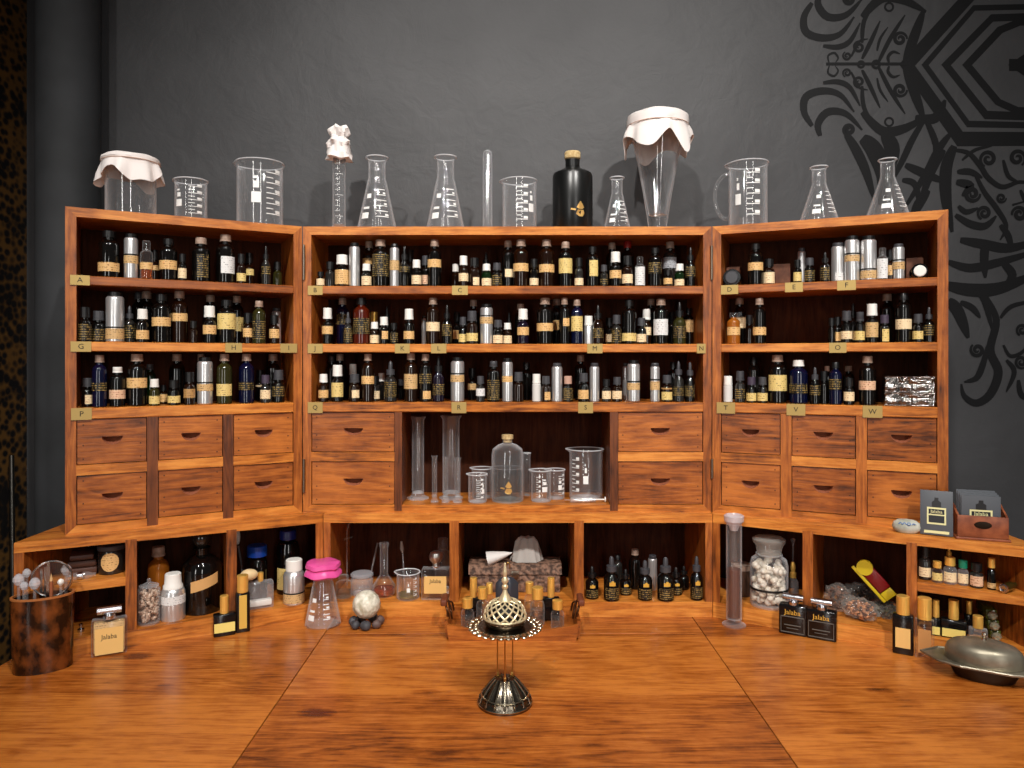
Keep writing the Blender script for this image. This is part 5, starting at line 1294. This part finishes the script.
for px, D, top, wd, back, lb in ((467.5, 1.335, 598, 13, 'clear', 'stubby clear vial with gold cap at the left end of the tray'), (482.5, 1.360, 587, 12, 'clear', 'taller clear gold-capped vial left of the burner dome'), (489.5, 1.394, 583, 8, 'clear', 'gold-capped vial furthest back, left of the burner finial'),
                                 (529.5, 1.392, 582, 10, 'clear', 'gold-capped vial at the back, right of the burner finial'), (537.5, 1.355, 587, 14, 'clear', 'tallest clear vial with gold cap right of the burner dome'), (557.5, 1.335, 600, 13, 'clear', 'stubby clear vial with gold cap at the right end of the tray')):
    x, y = at(px, D); bottle('E', 'perfume_vial', (x, y, zt), wd*D/F/2, zpx(top, D)-zt, back, 'gold', [], lb, 'vial', 'gold-capped vials on the tray', liquid=(('water', .8)))
for px, D, top, lb in ((473.5, 1.3805, 575, 'left black flacon with tall gold cap at the back of the tray'), (551, 1.3805, 575, 'right black flacon with tall gold cap at the back of the tray')):
    x, y = at(px, D); hb = zpx(597, D)-zt
    flat_bottle('perfume_bottle', (x, y, zt), 0, 17*D/F, .015, hb, M['blackgloss'], lb, cap=('cyl', 3.6*D/F, 19*D/F, M['gold']), neck=.001, group='black flacons on the tray')
x, y = at(507, 1.387); bm = B()
rb = lambda a, rr, z: (rr*(1+.10*math.sin(4*a+1)), z)
lathe(bm, [(0, 0), (.017, .001), (.019, .015), (.0205, .045), (.020, .068), (.011, .079), (0, .082)], 28, sy=.34, rf=rb)
tag(obj('satin_pouch', bm, mat('dark_grey_satin', (60, 62, 70), .25, .3), loc=(x, y, zt)), 'dark grey shiny pouch standing in the tray behind the burner finial', 'pouch')
# incense burner
sil = mat('antique_silver', (186, 176, 154), .2, 1); silb = mat('blackened_silver', (112, 104, 92), .25, 1); cream = mat('cream_enamel', (222, 204, 164), .3, .5)
x, y = at(505, 1.068); t = thing('incense_burner', (x, y, 0), 'ornate pierced silver incense burner on a tall three-rod stand in front', 'incense burner')
R0 = .0405; flute = lambda a, rr, z: (rr*(1+.035*math.cos(16*a)*(1 if .006 < z < .036 else 0)), z)
add_lathe('foot', t, [(0, 0), (R0, 0), (R0*1.0, .003), (R0*.93, .006), (R0*.90, .012), (R0*.80, .0135), (R0*.72, .020), (R0*.52, .030), (R0*.34, .037), (R0*.22, .040), (0, .041)], silb, 64, rf=flute)
bm = B()
for k in range(16):
    a = 2*PI*k/16; pts = [((R0*q+.0008)*math.cos(a), (R0*q+.0008)*math.sin(a), z) for q, z in ((.95, .0065), (.90, .013), (.80, .016), (.72, .021), (.52, .031), (.34, .038))]; tube(bm, pts, .0011, 6)
for q, z in ((.985, .004), (.86, .0145)): tube(bm, [(R0*q*math.cos(2*PI*k/48), R0*q*math.sin(2*PI*k/48), z) for k in range(48)], .0014, 6, closed=True)
obj('foot_ornament', bm, sil, t)
for k in range(3):
    a = -PI/2+2*PI*k/3; c = (.0125*math.cos(a), .0125*math.sin(a))
    bm = B(); ball(bm, (c[0], c[1], .042), .0028, 10); tube(bm, [(c[0], c[1], .036), (c[0], c[1], .046), (c[0]*1.05, c[1]*1.05, .050), (c[0]*1.05, c[1]*1.05, .112)], [.0022, .0018, .0011, .0011], 8); obj('rod', bm, M['brass'], t)
PZ = .112; PR = .055
add_lathe('plate', t, [(0, PZ), (.030, PZ), (.036, PZ+.001), (.040, PZ+.002), (.040, PZ+.0035), (0, PZ+.003)], silb, 48)
bm = B()
for k in range(28):
    a = 2*PI*k/28; rr = .0475
    for q, s in ((.0440, .0036), (.0515, .0040)):
        aa = a+(PI/28 if q > .05 else 0)
        tube(bm, [(q*math.cos(aa)+s*math.cos(b), q*math.sin(aa)+s*math.sin(b), PZ+.002+.0012*(q > .05)) for b in [2*PI*i/10 for i in range(10)]], .0011, 5, closed=True)
for q in (.0400, .0478): tube(bm, [(q*math.cos(2*PI*k/48), q*math.sin(2*PI*k/48), PZ+.002) for k in range(48)], .0012, 6, closed=True)
for k in range(28):
    a = 2*PI*(k+.5)/28; ball(bm, (PR*.998*math.cos(a), PR*.998*math.sin(a), PZ+.003), .0019, 6)
obj('filigree_rim', bm, sil, t)
add_lathe('bowl', t, [(0, PZ+.0036), (.026, PZ+.0036), (.030, PZ+.008), (.031, PZ+.014), (.0305, PZ+.016), (.024, PZ+.016), (0, PZ+.016)], silb, 48)
dome = lambda q: (.031*math.cos(q*PI/2*.93)**.8, PZ+.016+.027*math.sin(q*PI/2*.93))
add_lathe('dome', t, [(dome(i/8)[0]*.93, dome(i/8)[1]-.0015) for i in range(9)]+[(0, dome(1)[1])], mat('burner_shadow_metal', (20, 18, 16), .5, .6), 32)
bm = B()
for k in range(14):
    for d in (1, -1):
        P = []
        for i in range(13):
            q = i/12; r_, z_ = dome(q*.86); a = 2*PI*k/14 + d*q*1.25; P.append((r_*math.cos(a), r_*math.sin(a), z_))
        tube(bm, P, [.0017-.0007*i/12 for i in range(13)], 6)
tube(bm, [(.0312*math.cos(2*PI*k/40), .0312*math.sin(2*PI*k/40), PZ+.0165) for k in range(40)], .0016, 6, closed=True)
obj('lattice', bm, cream, t)
zf = dome(.86)[1]
add_lathe('finial', t, [(0, zf-.001), (.0105, zf-.001), (.008, zf+.004), (.0042, zf+.010), (.003, zf+.015), (.0048, zf+.018), (.0048, zf+.0205), (.0026, zf+.023), (.0052, zf+.027), (.0052, zf+.030), (.0024, zf+.034), (.0034, zf+.039), (.0034, zf+.042), (.0018, zf+.048), (.0012, zf+.054), (0, zf+.056)], cream, 20)
bm = B(); tube(bm, cat3([(.0015, 0, zf+.050), (.004, 0, zf+.055), (.007, 0, zf+.052), (.007, 0, zf+.046)]), .0009, 6); obj('hook', bm, M['brass'], t)

# ------------------------------------------------------------------ middle unit, right pigeonhole: black droppers
for kind, px, top, w_, off, cap, gl, lab, lb in (
        ('P', 592, 566, 13, .024, 'black', 'dark', 1, 'short black dropper bottle at the left end, tiny gold emblem on it'), ('P', 611.5, 556, 15.5, .013, 'grey', 'dark', 1, 'front black dropper bottle with gold logo, second from left in its pigeonhole'),
        ('P', 625.5, 569, 11.5, .046, 'black', 'dark', 1, 'small black dropper bottle set back behind the second front one'), ('P', 645, 560, 14.5, .016, 'grey', 'dark', 1, 'front black dropper bottle in the centre, with orange-gold logo'),
        ('P', 665.5, 557, 16.5, .013, 'grey', 'dark', 1, 'widest front black dropper bottle, right of the central one'), ('P', 676, 567, 12, .046, 'black', 'dark', 1, 'black dropper bottle half hidden behind the widest front one'),
        ('P', 696.5, 556, 12, .015, 'grey', 'dark', 1, 'front black dropper bottle at the right end, against the side board'), ('R', 635, 549, 12, .085, 'taupe', 'dark', 0, 'tall dark bottle with pale cap behind the black droppers'),
        ('A', 652.5, 555, 9, .075, 'grey', 'alu', 0, 'slim silver metal bottle behind the black droppers'), ('R', 617.5, 555, 10, .090, 'black', 'smoke', 0, 'smoky bottle at the back left behind the black droppers'),
        ('P', 684, 566, 10, .080, 'black', 'dark', 0, 'dark dropper bottle at the back right of that pigeonhole')):
    loc, D = on(LC, px, off, ZF); r = w_*D/F/2; h = zpx(top, D)-ZF
    tb = bottle(kind, 'dropper_bottle' if kind == 'P' else 'bottle', loc, r, h, gl, cap, [('print', .06, .30, (-150, -30))] if lab else [], lb, 'bottle', 'black bottles in the middle unit', seg=24)
    if lab:
        bm = B(); patch(bm, r, h*.36, h*.44, -112, -68, 6, t=.0006); patch(bm, r, h*.44, h*.47, -98, -80, 4, t=.0006); obj('gold_logo', bm, mat('gold_foil_print', (224, 176, 72), .4, .3), tb)

# ------------------------------------------------------------------ right unit
loc, D = on(LR, 734, -.025)
r = 7.6*D/F; h = zpx(524, D)
t = thing('glass_cylinder', loc, 'tall footed glass cylinder with brown contents and frosted funnel top', 'cylinder', 0)
add_lathe('foot', t, [(0, 0), (.0215, 0), (.022, .003), (.012, .007), (r, .014), (0, .014)], M['plastic'], 30)
add_lathe('glass', t, [(0, .0142), (r, .0142), (r, h), (r-.0012, h), (r-.0012, .017), (0, .017)], LG, 28)
add_lathe('contents', t, [(0, .0175), (r*.86, .0175), (r*.86, h*.56), (0, h*.56)], mat('brown_liquid', (104, 48, 22), .2, Transmission_Weight=.4), 24)
frost = thinglass('frosted_funnel', edge=.3, milky=.6, mcol=(214, 204, 208))
add_lathe('funnel', t, [(r*.5, h-.012), (r*.75, h-.002), (r*1.25, h+.006), (r*1.3, h+.016), (r*1.1, h+.018), (r*.5, h+.006), (r*.3, h-.012)], frost, 28, close=True)
loc, D = on(LR, 741.5, .075, ZF); r = 9.5*D/F; h = zpx(563, D)-ZF
t = thing('lidded_jar', loc, 'narrow jar with pale lid behind the tall glass cylinder', 'jar')
add_lathe('glass', t, [(0, 0), (r, 0), (r, h*.82), (0, h*.82)], mat('grey_brown_glass', (84, 62, 50), .15), 24); add_lathe('lid', t, [(0, h*.82), (r*1.05, h*.82), (r*1.05, h*.98), (0, h)], M['c_taupe'], 24)
loc, D = on(LR, 769, .038, ZF); r = 18.2*D/F; h = zpx(537, D)-ZF
t = thing('apothecary_jar', loc, 'big clear stoppered jar filled with round white puffs', 'jar', LR.th)
add_lathe('glass', t, [(0, 0), (r*.96, 0), (r, .004), (r, h*.60), (r*.92, h*.68), (r*.70, h*.72), (r*.70, h*.76), (r*.66, h*.76), (r*.66, h*.72), (r*.89, h*.67), (r*.96, h*.60), (r*.96, .004), (0, .003)], LG, 40)
rnd = random.Random(9); bm = B()
for k in range(150):
    a = rnd.uniform(0, 2*PI); q = r*.80*math.sqrt(rnd.uniform(.35, 1)); z = rnd.uniform(.010, h*.60)
    t_ = B(); bmesh.ops.create_icosphere(t_, subdivisions=2, radius=.0064*rnd.uniform(.85, 1.1))
    for v in t_.verts: n = v.co.normalized(); v.co *= 1+.12*math.sin(n.x*9+k)*math.sin(n.y*8+n.z*7)
    merge(bm, t_, Matrix.Translation((q*math.cos(a), q*math.sin(a), z)))
o = obj('puffs', bm, noise_var(mat('ivory_puffs', (232, 222, 204), .7), 90, (214, 200, 178), (240, 234, 222)), t); o['kind'] = 'stuff'
bm = B(); lathe(bm, [(r*1.002, h*.245), (r*1.03, h*.25), (r*1.03, h*.275), (r*1.002, h*.28)], 40, close=True); obj('black_band', bm, M['ring'], t)
add_lathe('stopper', t, [(0, h*.70), (r*.6, h*.73), (r*.66, h*.80), (r*.72, h*.88), (r*.86, h*.93), (r*.88, h*.97), (r*.7, h), (0, h)], thinglass('thick_clear_glass', edge=.5, milky=.22, mcol=(225, 222, 214)), 32)
loc, D = on(LR, 793, .092, ZF); k = D/F*.85; h = zpx(538, D)-ZF
t = thing('atomiser_bottle', loc, 'slim clear bottle with gold nozzle behind the silver-topped flacon', 'atomiser')
add_lathe('body', t, [(0, 0), (6*k, 0), (6*k, h*.30), (2.5*k, h*.36), (0, h*.36)], M['plastic'], 20); add_lathe('nozzle', t, [(0, h*.36), (3.6*k, h*.36), (3.6*k, h*.44), (2.2*k, h*.46), (3*k, h*.52), (2.2*k, h*.60), (1*k, h*.62), (0, h*.62)], M['gold'], 16)
add_lathe('tube', t, [(0, h*.62), (.9*k, h*.62), (1.2*k, h*.9), (3*k, h*.98), (0, h)], M['plastic'], 12)
for px, wd, yb, yc, lb in ((793.3, 27.5, 604, 590, 'left square black flacon with wide silver cap and gold logo'), (821.7, 29.5, 609, 595, 'right square black flacon with wide silver cap and gold logo')):
    loc, D = on(LR, px, -.0125); hb = zpx(yb, D)
    t = flat_bottle('perfume_flacon', loc, LR.th, wd*D/F*.95, .020, hb, M['blackgloss'], lb+', on the table', cap=('bar', 9.6*D/F, .014, M['c_silver']), neck=.005, group='square black flacons on the table', bevel=.003)
    hw = wd*D/F*.40; y = -.0105
    bm = B()
    for a, b_, c, d in ((-hw, hw, hb*.08, hb*.11), (-hw, hw, hb*.60, hb*.63), (-hw, -hw+.0009, hb*.08, hb*.63), (hw-.0009, hw, hb*.08, hb*.63), (-hw*.7, hw*.7, hb*.32, hb*.35), (-hw*.5, hw*.5, hb*.22, hb*.24)): box(bm, a, b_, y-.0002, y+.0002, c, d)
    obj('frame_print', bm, mat('dim_grey_print', (96, 92, 86), .5), t, smooth=False)
    add_text(t, BRAND, .0125, (0, y-.0002, hb*.76), mat('gold_foil_print', (224, 176, 72), .4, .3))
# bags and packet in the wide pigeonhole
film = thinglass('clear_film', edge=.5, milky=.10, mcol=(200, 196, 190))
def lump(bm, c, s, seed, amp=.22, mtx=None, sub=4):
    rnd = random.Random(seed); ph = [rnd.uniform(0, 6) for _ in range(9)]
    t_ = B(); bmesh.ops.create_icosphere(t_, subdivisions=sub, radius=1)
    for v in t_.verts:
        n = v.co.normalized(); f = 1+amp*(math.sin(n.x*5+ph[0])*math.sin(n.y*6+ph[1])+.6*math.sin(n.z*9+ph[2])*math.sin(n.x*11+ph[3])+.35*abs(math.sin(n.y*17+ph[4])*math.sin(n.x*19+ph[5])))
        v.co = Vector((n.x*s[0]*f, n.y*s[1]*f, n.z*s[2]*f))
        if v.co.z < -s[2]*.82: v.co.z = -s[2]*.82
    merge(bm, t_, (mtx or Matrix.Identity(4)) if c is None else Matrix.Translation(c) @ (mtx or Matrix.Identity(4)))
petal = noise_var(mat('dried_petals', (150, 84, 50), .8), 120, (74, 34, 24), (206, 140, 92), bump=.8, lo=.4, hi=.6)
def bag(px, off, s, z, seed, label, cm, rz=0, tilt=0, fill=.8, n=130, cs=.004):
    loc, D = on(LR, px, off, z); t = thing('plastic_bag', loc, label, 'bag', LR.th+rz, 'clear bags in the right unit'); R = Matrix.Rotation(tilt, 4, 'Y')
    bm = B(); lump(bm, (0, 0, s[2]*.86+(.004 if tilt else 0)), s, seed, mtx=R); obj('film', bm, film, t)
    rnd = random.Random(seed+1); bm = B()
    for k in range(n):
        v = Vector([rnd.gauss(0, 1) for _ in range(3)]).normalized()*rnd.uniform(.3, 1)**.4*fill; v = R @ Vector((v.x*s[0], v.y*s[1], v.z*s[2])); v.z = max(-s[2]*.7, v.z)
        t_ = B(); bmesh.ops.create_icosphere(t_, subdivisions=1, radius=cs*rnd.uniform(.6, 1.2))
        for q in t_.verts: q.co = Vector((q.co.x*rnd.uniform(.6, 1.3), q.co.y, q.co.z*rnd.uniform(.4, 1)))
        merge(bm, t_, Matrix.Translation((v.x, v.y, v.z+s[2]*.86+.003)) @ Matrix.Rotation(rnd.uniform(0, 3), 4, 'X'))
    o = obj('petals', bm, cm, t); o['kind'] = 'stuff'
bag(860, .034, (.031, .019, .019), ZF, 3, 'clear bag of orange-brown dried petals at the front of the wide pigeonhole', petal, tilt=.15)
bag(838, .076, (.025, .020, .025), ZF, 8, 'clear bag of dark brown petals behind the silver-capped flacons', noise_var(mat('dark_petals', (74, 44, 34), .8), 120, (36, 20, 16), (130, 84, 60)))
bag(885, .076, (.021, .022, .016), ZF, 14, 'flat clear bag of grey-green herbs at the right of the pigeonhole', noise_var(mat('grey_herbs', (74, 72, 56), .8), 120, (40, 38, 30), (110, 108, 84)))
bag(862, .132, (.030, .016, .022), ZF, 22, 'dark cloudy bag at the back under the yellow and red packet', noise_var(mat('murky_contents', (46, 38, 32), .8), 60, (26, 20, 18), (66, 56, 48)))
loc, D = on(LR, 876, .055)
ax = Vector((.045, 0, -.036)).normalized()
t = thing('snack_packet', (loc[0], loc[1]-.004, .1015), 'yellow and dark red foil packet leaning diagonally on the clear bags', 'packet', LR.th)
Mx = Matrix.Rotation(math.radians(47), 4, 'Y')
bm = B(); rbox(bm, -.033, .020, -.003, .003, -.012, .012, .0028, Mx, 3); obj('sleeve', bm, mat('dark_red_foil', (110, 16, 20), .25), t)
bm = B(); lathe(bm, [(0, -.0034), (.014, -.0034), (.014, .0034), (0, .0034)], 24, Mx @ Matrix.Translation((-.030, 0, 0)) @ Matrix.Rotation(PI/2, 4, 'X')); obj('round_flap', bm, mat('yellow_card', (206, 180, 30), .4), t)
bm = B(); rbox(bm, -.044, .036, -.0016, .0016, -.0185, -.0128, .0012, Mx); rbox(bm, .0205, .036, -.002, .002, -.012, .010, .001, Mx); obj('border', bm, mat('yellow_card', (206, 180, 30), .4), t)
# table front right bottles
loc, D = on(LR, 903, -.0135)
flat_bottle('perfume_bottle', loc, LR.th, 18.5*D/F, .016, zpx(614, D), M['blackgloss'], 'tall black bottle with gold cap and tan label, on the table before the right divider', cap=('cyl', 6*D/F, 18*D/F, M['gold']), neck=.0006, plate=(kraft, 6.6*D/F, .012, .046))
loc, D = on(LR, 924.5, -.0145)
flat_bottle('perfume_bottle', loc, LR.th, 16.5*D/F, .016, zpx(619, D), M['clear'], 'tall clear bottle with gold cap, right of the black gold-capped one', cap=('cyl', 6.4*D/F, 21*D/F, M['gold']), neck=.0006, plate=(mat('copper_label', (190, 134, 78), .45), 5.6*D/F, .010, .050))
# right shelf
ZR1 = .1228
for kind, px, top, w_, off, cap, gl, labs, lb in (
        ('E', 925, 546, 12.5, .030, 'black', 'smoke', [('cream', .10, .38)], 'dark-capped little bottle with cream label at the left end, right unit shelf'), ('E', 937.2, 561, 10.5, .020, 'gold', 'clear', [('yellow', .12, .48)], 'small gold-capped bottle with yellow label, second on the right unit shelf'),
        ('E', 950, 557, 12.8, .022, 'gold', 'plastic', [('cream', .10, .46)], 'wider gold-capped bottle with cream label in the middle of the right unit shelf'), ('E', 963, 560, 10.5, .024, 'green', 'plastic', [('cream', .10, .48)], 'little bottle with green cap on the right unit shelf'),
        ('E', 976.5, 563, 13, .020, 'black', 'smoke', [('pink', .10, .5)], 'little smoky bottle with black cap and pinkish label, right unit shelf'), ('E', 991.5, 558, 8.5, .020, 'gold', 'dark', [('beige', .06, .22)], 'slim dark roll-on bottle with gold cap on the right unit shelf'),
        ('P', 949, 545, 8, .065, 'gold', 'dark', [], 'tall gold-topped dropper behind the middle bottle, right unit shelf')):
    loc, D = on(LR, px, off, ZR1); bottle(kind, 'small_bottle' if kind == 'E' else 'dropper_bottle', loc, w_*D/F/2*.92, min(.061, zpx(top, D)-ZR1), gl, cap, labs, lb, 'bottle', 'bottles on the right unit shelf', rotz=LR.th)
loc, D = on(LR, 1006, .012, ZR1)
t = thing('small_bottle', (loc[0], loc[1], ZR1+.0078), 'small amber bottle lying with silver base forward, right unit shelf', 'bottle', LR.th-.5); RXX = Matrix.Rotation(PI/2, 4, 'X')
bm = B(); lathe(bm, [(0, -.030), (.004, -.030), (.004, -.022), (.0074, -.017), (.0074, .006), (0, .006)], 18, RXX); obj('body', bm, M['olive'], t)
bm = B(); lathe(bm, [(0, .0062), (.0076, .0062), (.0076, .010), (.005, .0105), (.004, .0098), (0, .0098)], 18, RXX); obj('base_ring', bm, M['c_silver'], t)
# below the right shelf
for px, wd, yb, off, ct, gl, pl, lb in ((936, 7.5, 617, .022, 17, 'blackgloss', 1, 'narrow black gold-labelled flacon under the right unit shelf'), (953.6, 22.5, 619, .022, 19, 'blackgloss', 1, 'wide black flacon with yellow label under the right unit shelf'), (978, 16, 628, .018, 12, 'plastic', 0, 'clear flacon with gold cap behind the pewter dish knob')):
    loc, D = on(LR, px, off, ZF); hb = zpx(yb, D)-ZF
    flat_bottle('perfume_bottle', loc, LR.th, wd*D/F, .016, hb, M[gl], lb, cap=('cyl', (4.6 if wd > 10 else 3)*D/F, ct*D/F, M['gold']), neck=.0006, plate=(paleg if pl else M['l_pink'], wd*D/F*.44, hb*.08, hb*.52), group='flacons under the right shelf')
loc, D = on(LR, 969, .055, ZF); flat_bottle('perfume_bottle', loc, LR.th, .014, .012, .035, M['blackgloss'], 'small black flacon with gold cap behind the others, under the right unit shelf', cap=('cyl', .0045, .022, M['gold']), neck=.0006, group='flacons under the right shelf')
gg = mat('green_gold_glass', (88, 92, 34), .1, Transmission_Weight=.3)
lvl = ['bottom', 'middle', 'top']
for k in range(3):
    loc, D = on(LR, 992-2*k, .060, ZF+.0175*k)
    t = thing('square_vial', loc, '%s one of three green glass vials stacked lying under the right shelf' % lvl[k], 'vial', LR.th+.2, 'stacked green vials')
    bm = B(); rbox(bm, -.0085, .0085, -.020, .040, 0, .0168, .002); obj('body', bm, gg, t)
    bm = B(); lathe(bm, [(0, .0202), (.0075, .0202), (.0078, .026), (.005, .030), (.0035, .0305), (0, .0295)], 8, Matrix.Translation((0, 0, .0084)) @ RXX); obj('stopper', bm, mat('facetted_crystal', (170, 164, 140), .08, .6), t, smooth=False)
# pewter dish
loc, D = on(LR, 984, -.060)
pew = noise_var(mat('tarnished_pewter', (138, 130, 112), .38, .7), 16, (118, 112, 96), (172, 164, 146))
t = thing('covered_dish', loc, 'oval pewter dish with domed lid and small knob, at the right table edge', 'dish', LR.th)
bm = B(); lathe(bm, [(0, 0), (.75, 0), (.80, .002), (.95, .018), (.98, .024), (0, .024)], 44, sx=.052, sy=.033); obj('bowl', bm, mat('dark_pewter', (64, 58, 52), .4, .9), t)
P8 = [(-.088, 0), (-.064, -.030), (-.034, -.041), (.034, -.041), (.064, -.030), (.088, 0), (.064, .030), (.034, .041), (-.034, .041), (-.064, .030)]
bm = B(); prism(bm, P8, .0242, .0262, 'xy'); tube(bm, [(p[0], p[1], .0268) for p in P8], .0017, 6, closed=True); obj('plate', bm, pew, t, smooth=False)
bm = B(); lathe(bm, [(0, .0265), (1.0, .0265), (1.02, .028), (1.0, .042), (.95, .049), (.82, .055), (.55, .0595), (.25, .0615), (0, .062)], 56, sx=.0535, sy=.0345); obj('lid', bm, pew, t)
bm = B(); lathe(bm, [(0, .0618), (.0042, .0618), (.002, .064), (.0032, .067), (.0036, .070), (.0022, .073), (0, .0735)], 18); obj('knob', bm, mat('bright_pewter', (200, 186, 170), .2, 1), t)
# on top of the right unit
loc, D = on(LR, 906.5, .0165, LTOP)
pb = noise_var(mat('pale_pebble', (176, 178, 164), .4), 50, (150, 154, 140), (198, 198, 186))
t = thing('painted_pebble', loc, 'smooth pale pebble with faint blue writing on the right unit top', 'pebble', LR.th)
bm = B(); lathe(bm, [(0, 0), (.7, .0008), (.95, .006), (1, .011), (.9, .018), (.6, .0225), (0, .0245)], 36, sx=.0222, sy=.0145, rf=lambda a, rr, z: (rr*(1+.04*math.sin(2*a+1)), z)); obj('stone', bm, pb, t)
bm = B()
for P in ([(-.012, .0), (-.009, .005), (-.006, .0), (-.003, .005), (0, 0)], [(.001, .003), (.004, .0055), (.007, .002), (.004, -.001), (.001, .001)], [(.009, 0), (.011, .004), (.014, .001)]):
    tube(bm, [(u, -.0148*math.sqrt(max(.05, 1-(u/.026)**2))*(.93-.14*v/.006), .0165+v*.6) for u, v in [(q[0], q[1]) for q in cat3([(a, b, 0) for a, b in P], 3)]], .0008, 5)
obj('blue_writing', bm, mat('blue_ink', (70, 110, 170), .5), t)
slate = mat('slate_card', (78, 82, 88), .5); cardk = mat('card_dark_print', (26, 27, 30), .5); lemon = mat('card_pale_print', (222, 216, 160), .5)
def card_art(t, w_, h, y, s=1):
    bm = B(); prism(bm, [(-.007*s, h*.62), (.007*s, h*.62), (.007*s, h*.74), (.003*s, h*.78), (.003*s, h*.84), (-.003*s, h*.84), (-.003*s, h*.78), (-.007*s, h*.74)], y-.0003, y); obj('bottle_print', bm, cardk, t, smooth=False)
    bm = B(); box(bm, -w_*.29, w_*.29, y-.0004, y, h*.24, h*.62); b1 = obj('badge', bm, lemon, t, smooth=False)
    bm = B(); box(bm, -w_*.24, w_*.24, y-.0006, y-.0004, h*.28, h*.44); box(bm, -w_*.24, w_*.24, y-.0006, y-.0004, h*.47, h*.58); obj('panel', bm, cardk, b1, smooth=False)
    add_text(b1, BRAND, w_*.16, (0, y-.0008, h*.525), lemon)
    bm = B(); box(bm, -w_*.38, w_*.38, y-.0004, y, h*.04, h*.10); obj('footer_print', bm, lemon, t, smooth=False)
loc, D = on(LR, 936.5, .0135, LTOP+.0012)
t = thing('box_card', loc, 'grey printed card standing alone between the pebble and card holder', 'card', LR.th)
t.rotation_euler = (math.radians(-9), 0, LR.th)
w_, h = .0495, .0765
bm = B(); rbox(bm, -w_/2, w_/2, -.002, .002, 0, h, .0006); obj('card', bm, slate, t); card_art(t, w_, h, -.0021)
loc, D = on(LR, 979.5, .035, LTOP)
t = thing('card_holder', loc, 'brown leather card holder on the right unit top', 'holder', LR.th+.18); lea = noise_var(mat('brown_leather', (132, 70, 42), .4), 60, (112, 56, 34), (150, 84, 52))
W2 = .0375
bm = B(); rbox(bm, -W2-.003, W2+.003, -.024, .026, 0, .0045, .0015); obj('base', bm, lea, t)
bm = B(); rbox(bm, -W2, W2, -.021, -.0175, .0047, .041, .001); obj('front_panel', bm, lea, t)
for s in (-1, 1):
    bm = B(); prism(bm, [(-.0172, .0047), (.022, .0047), (.022, .056), (-.0172, .041)], s*(W2-.0015)-.0015, s*(W2-.0015)+.0015, 'yz'); obj('side_panel', bm, lea, t, smooth=False)
bm = B(); rbox(bm, -W2+.0035, W2-.0035, .019, .0225, .0047, .050, .001); obj('back_panel', bm, lea, t)
bm = B(); lathe(bm, [(0, 0), (1, 0), (.9, .0012), (0, .0018)], 28, Matrix.Translation((0, -.0211, .026)) @ RXX, sx=.013, sy=.0062); obj('oval_plaque', bm, mat('blackened_brass', (52, 40, 30), .35, .8), t)
for k in range(4):
    hy_ = -.012+k*.0062; lb = ['front printed card in the leather card holder', 'second grey card in the leather card holder', 'third grey card in the leather card holder', 'rearmost grey card in the leather card holder'][k]
    v = t.matrix_basis @ Vector((-.001-.0012*k, hy_, .0050))
    c = thing('box_card', v, lb, 'card', LR.th+.18, 'cards in the holder'); bm = B(); rbox(bm, -.029, .029, -.0012, .0012, 0, .069+.0022*k, .0005); obj('card', bm, slate, c)
    if k == 0: card_art(c, .058, .073, -.0013, 1.1)
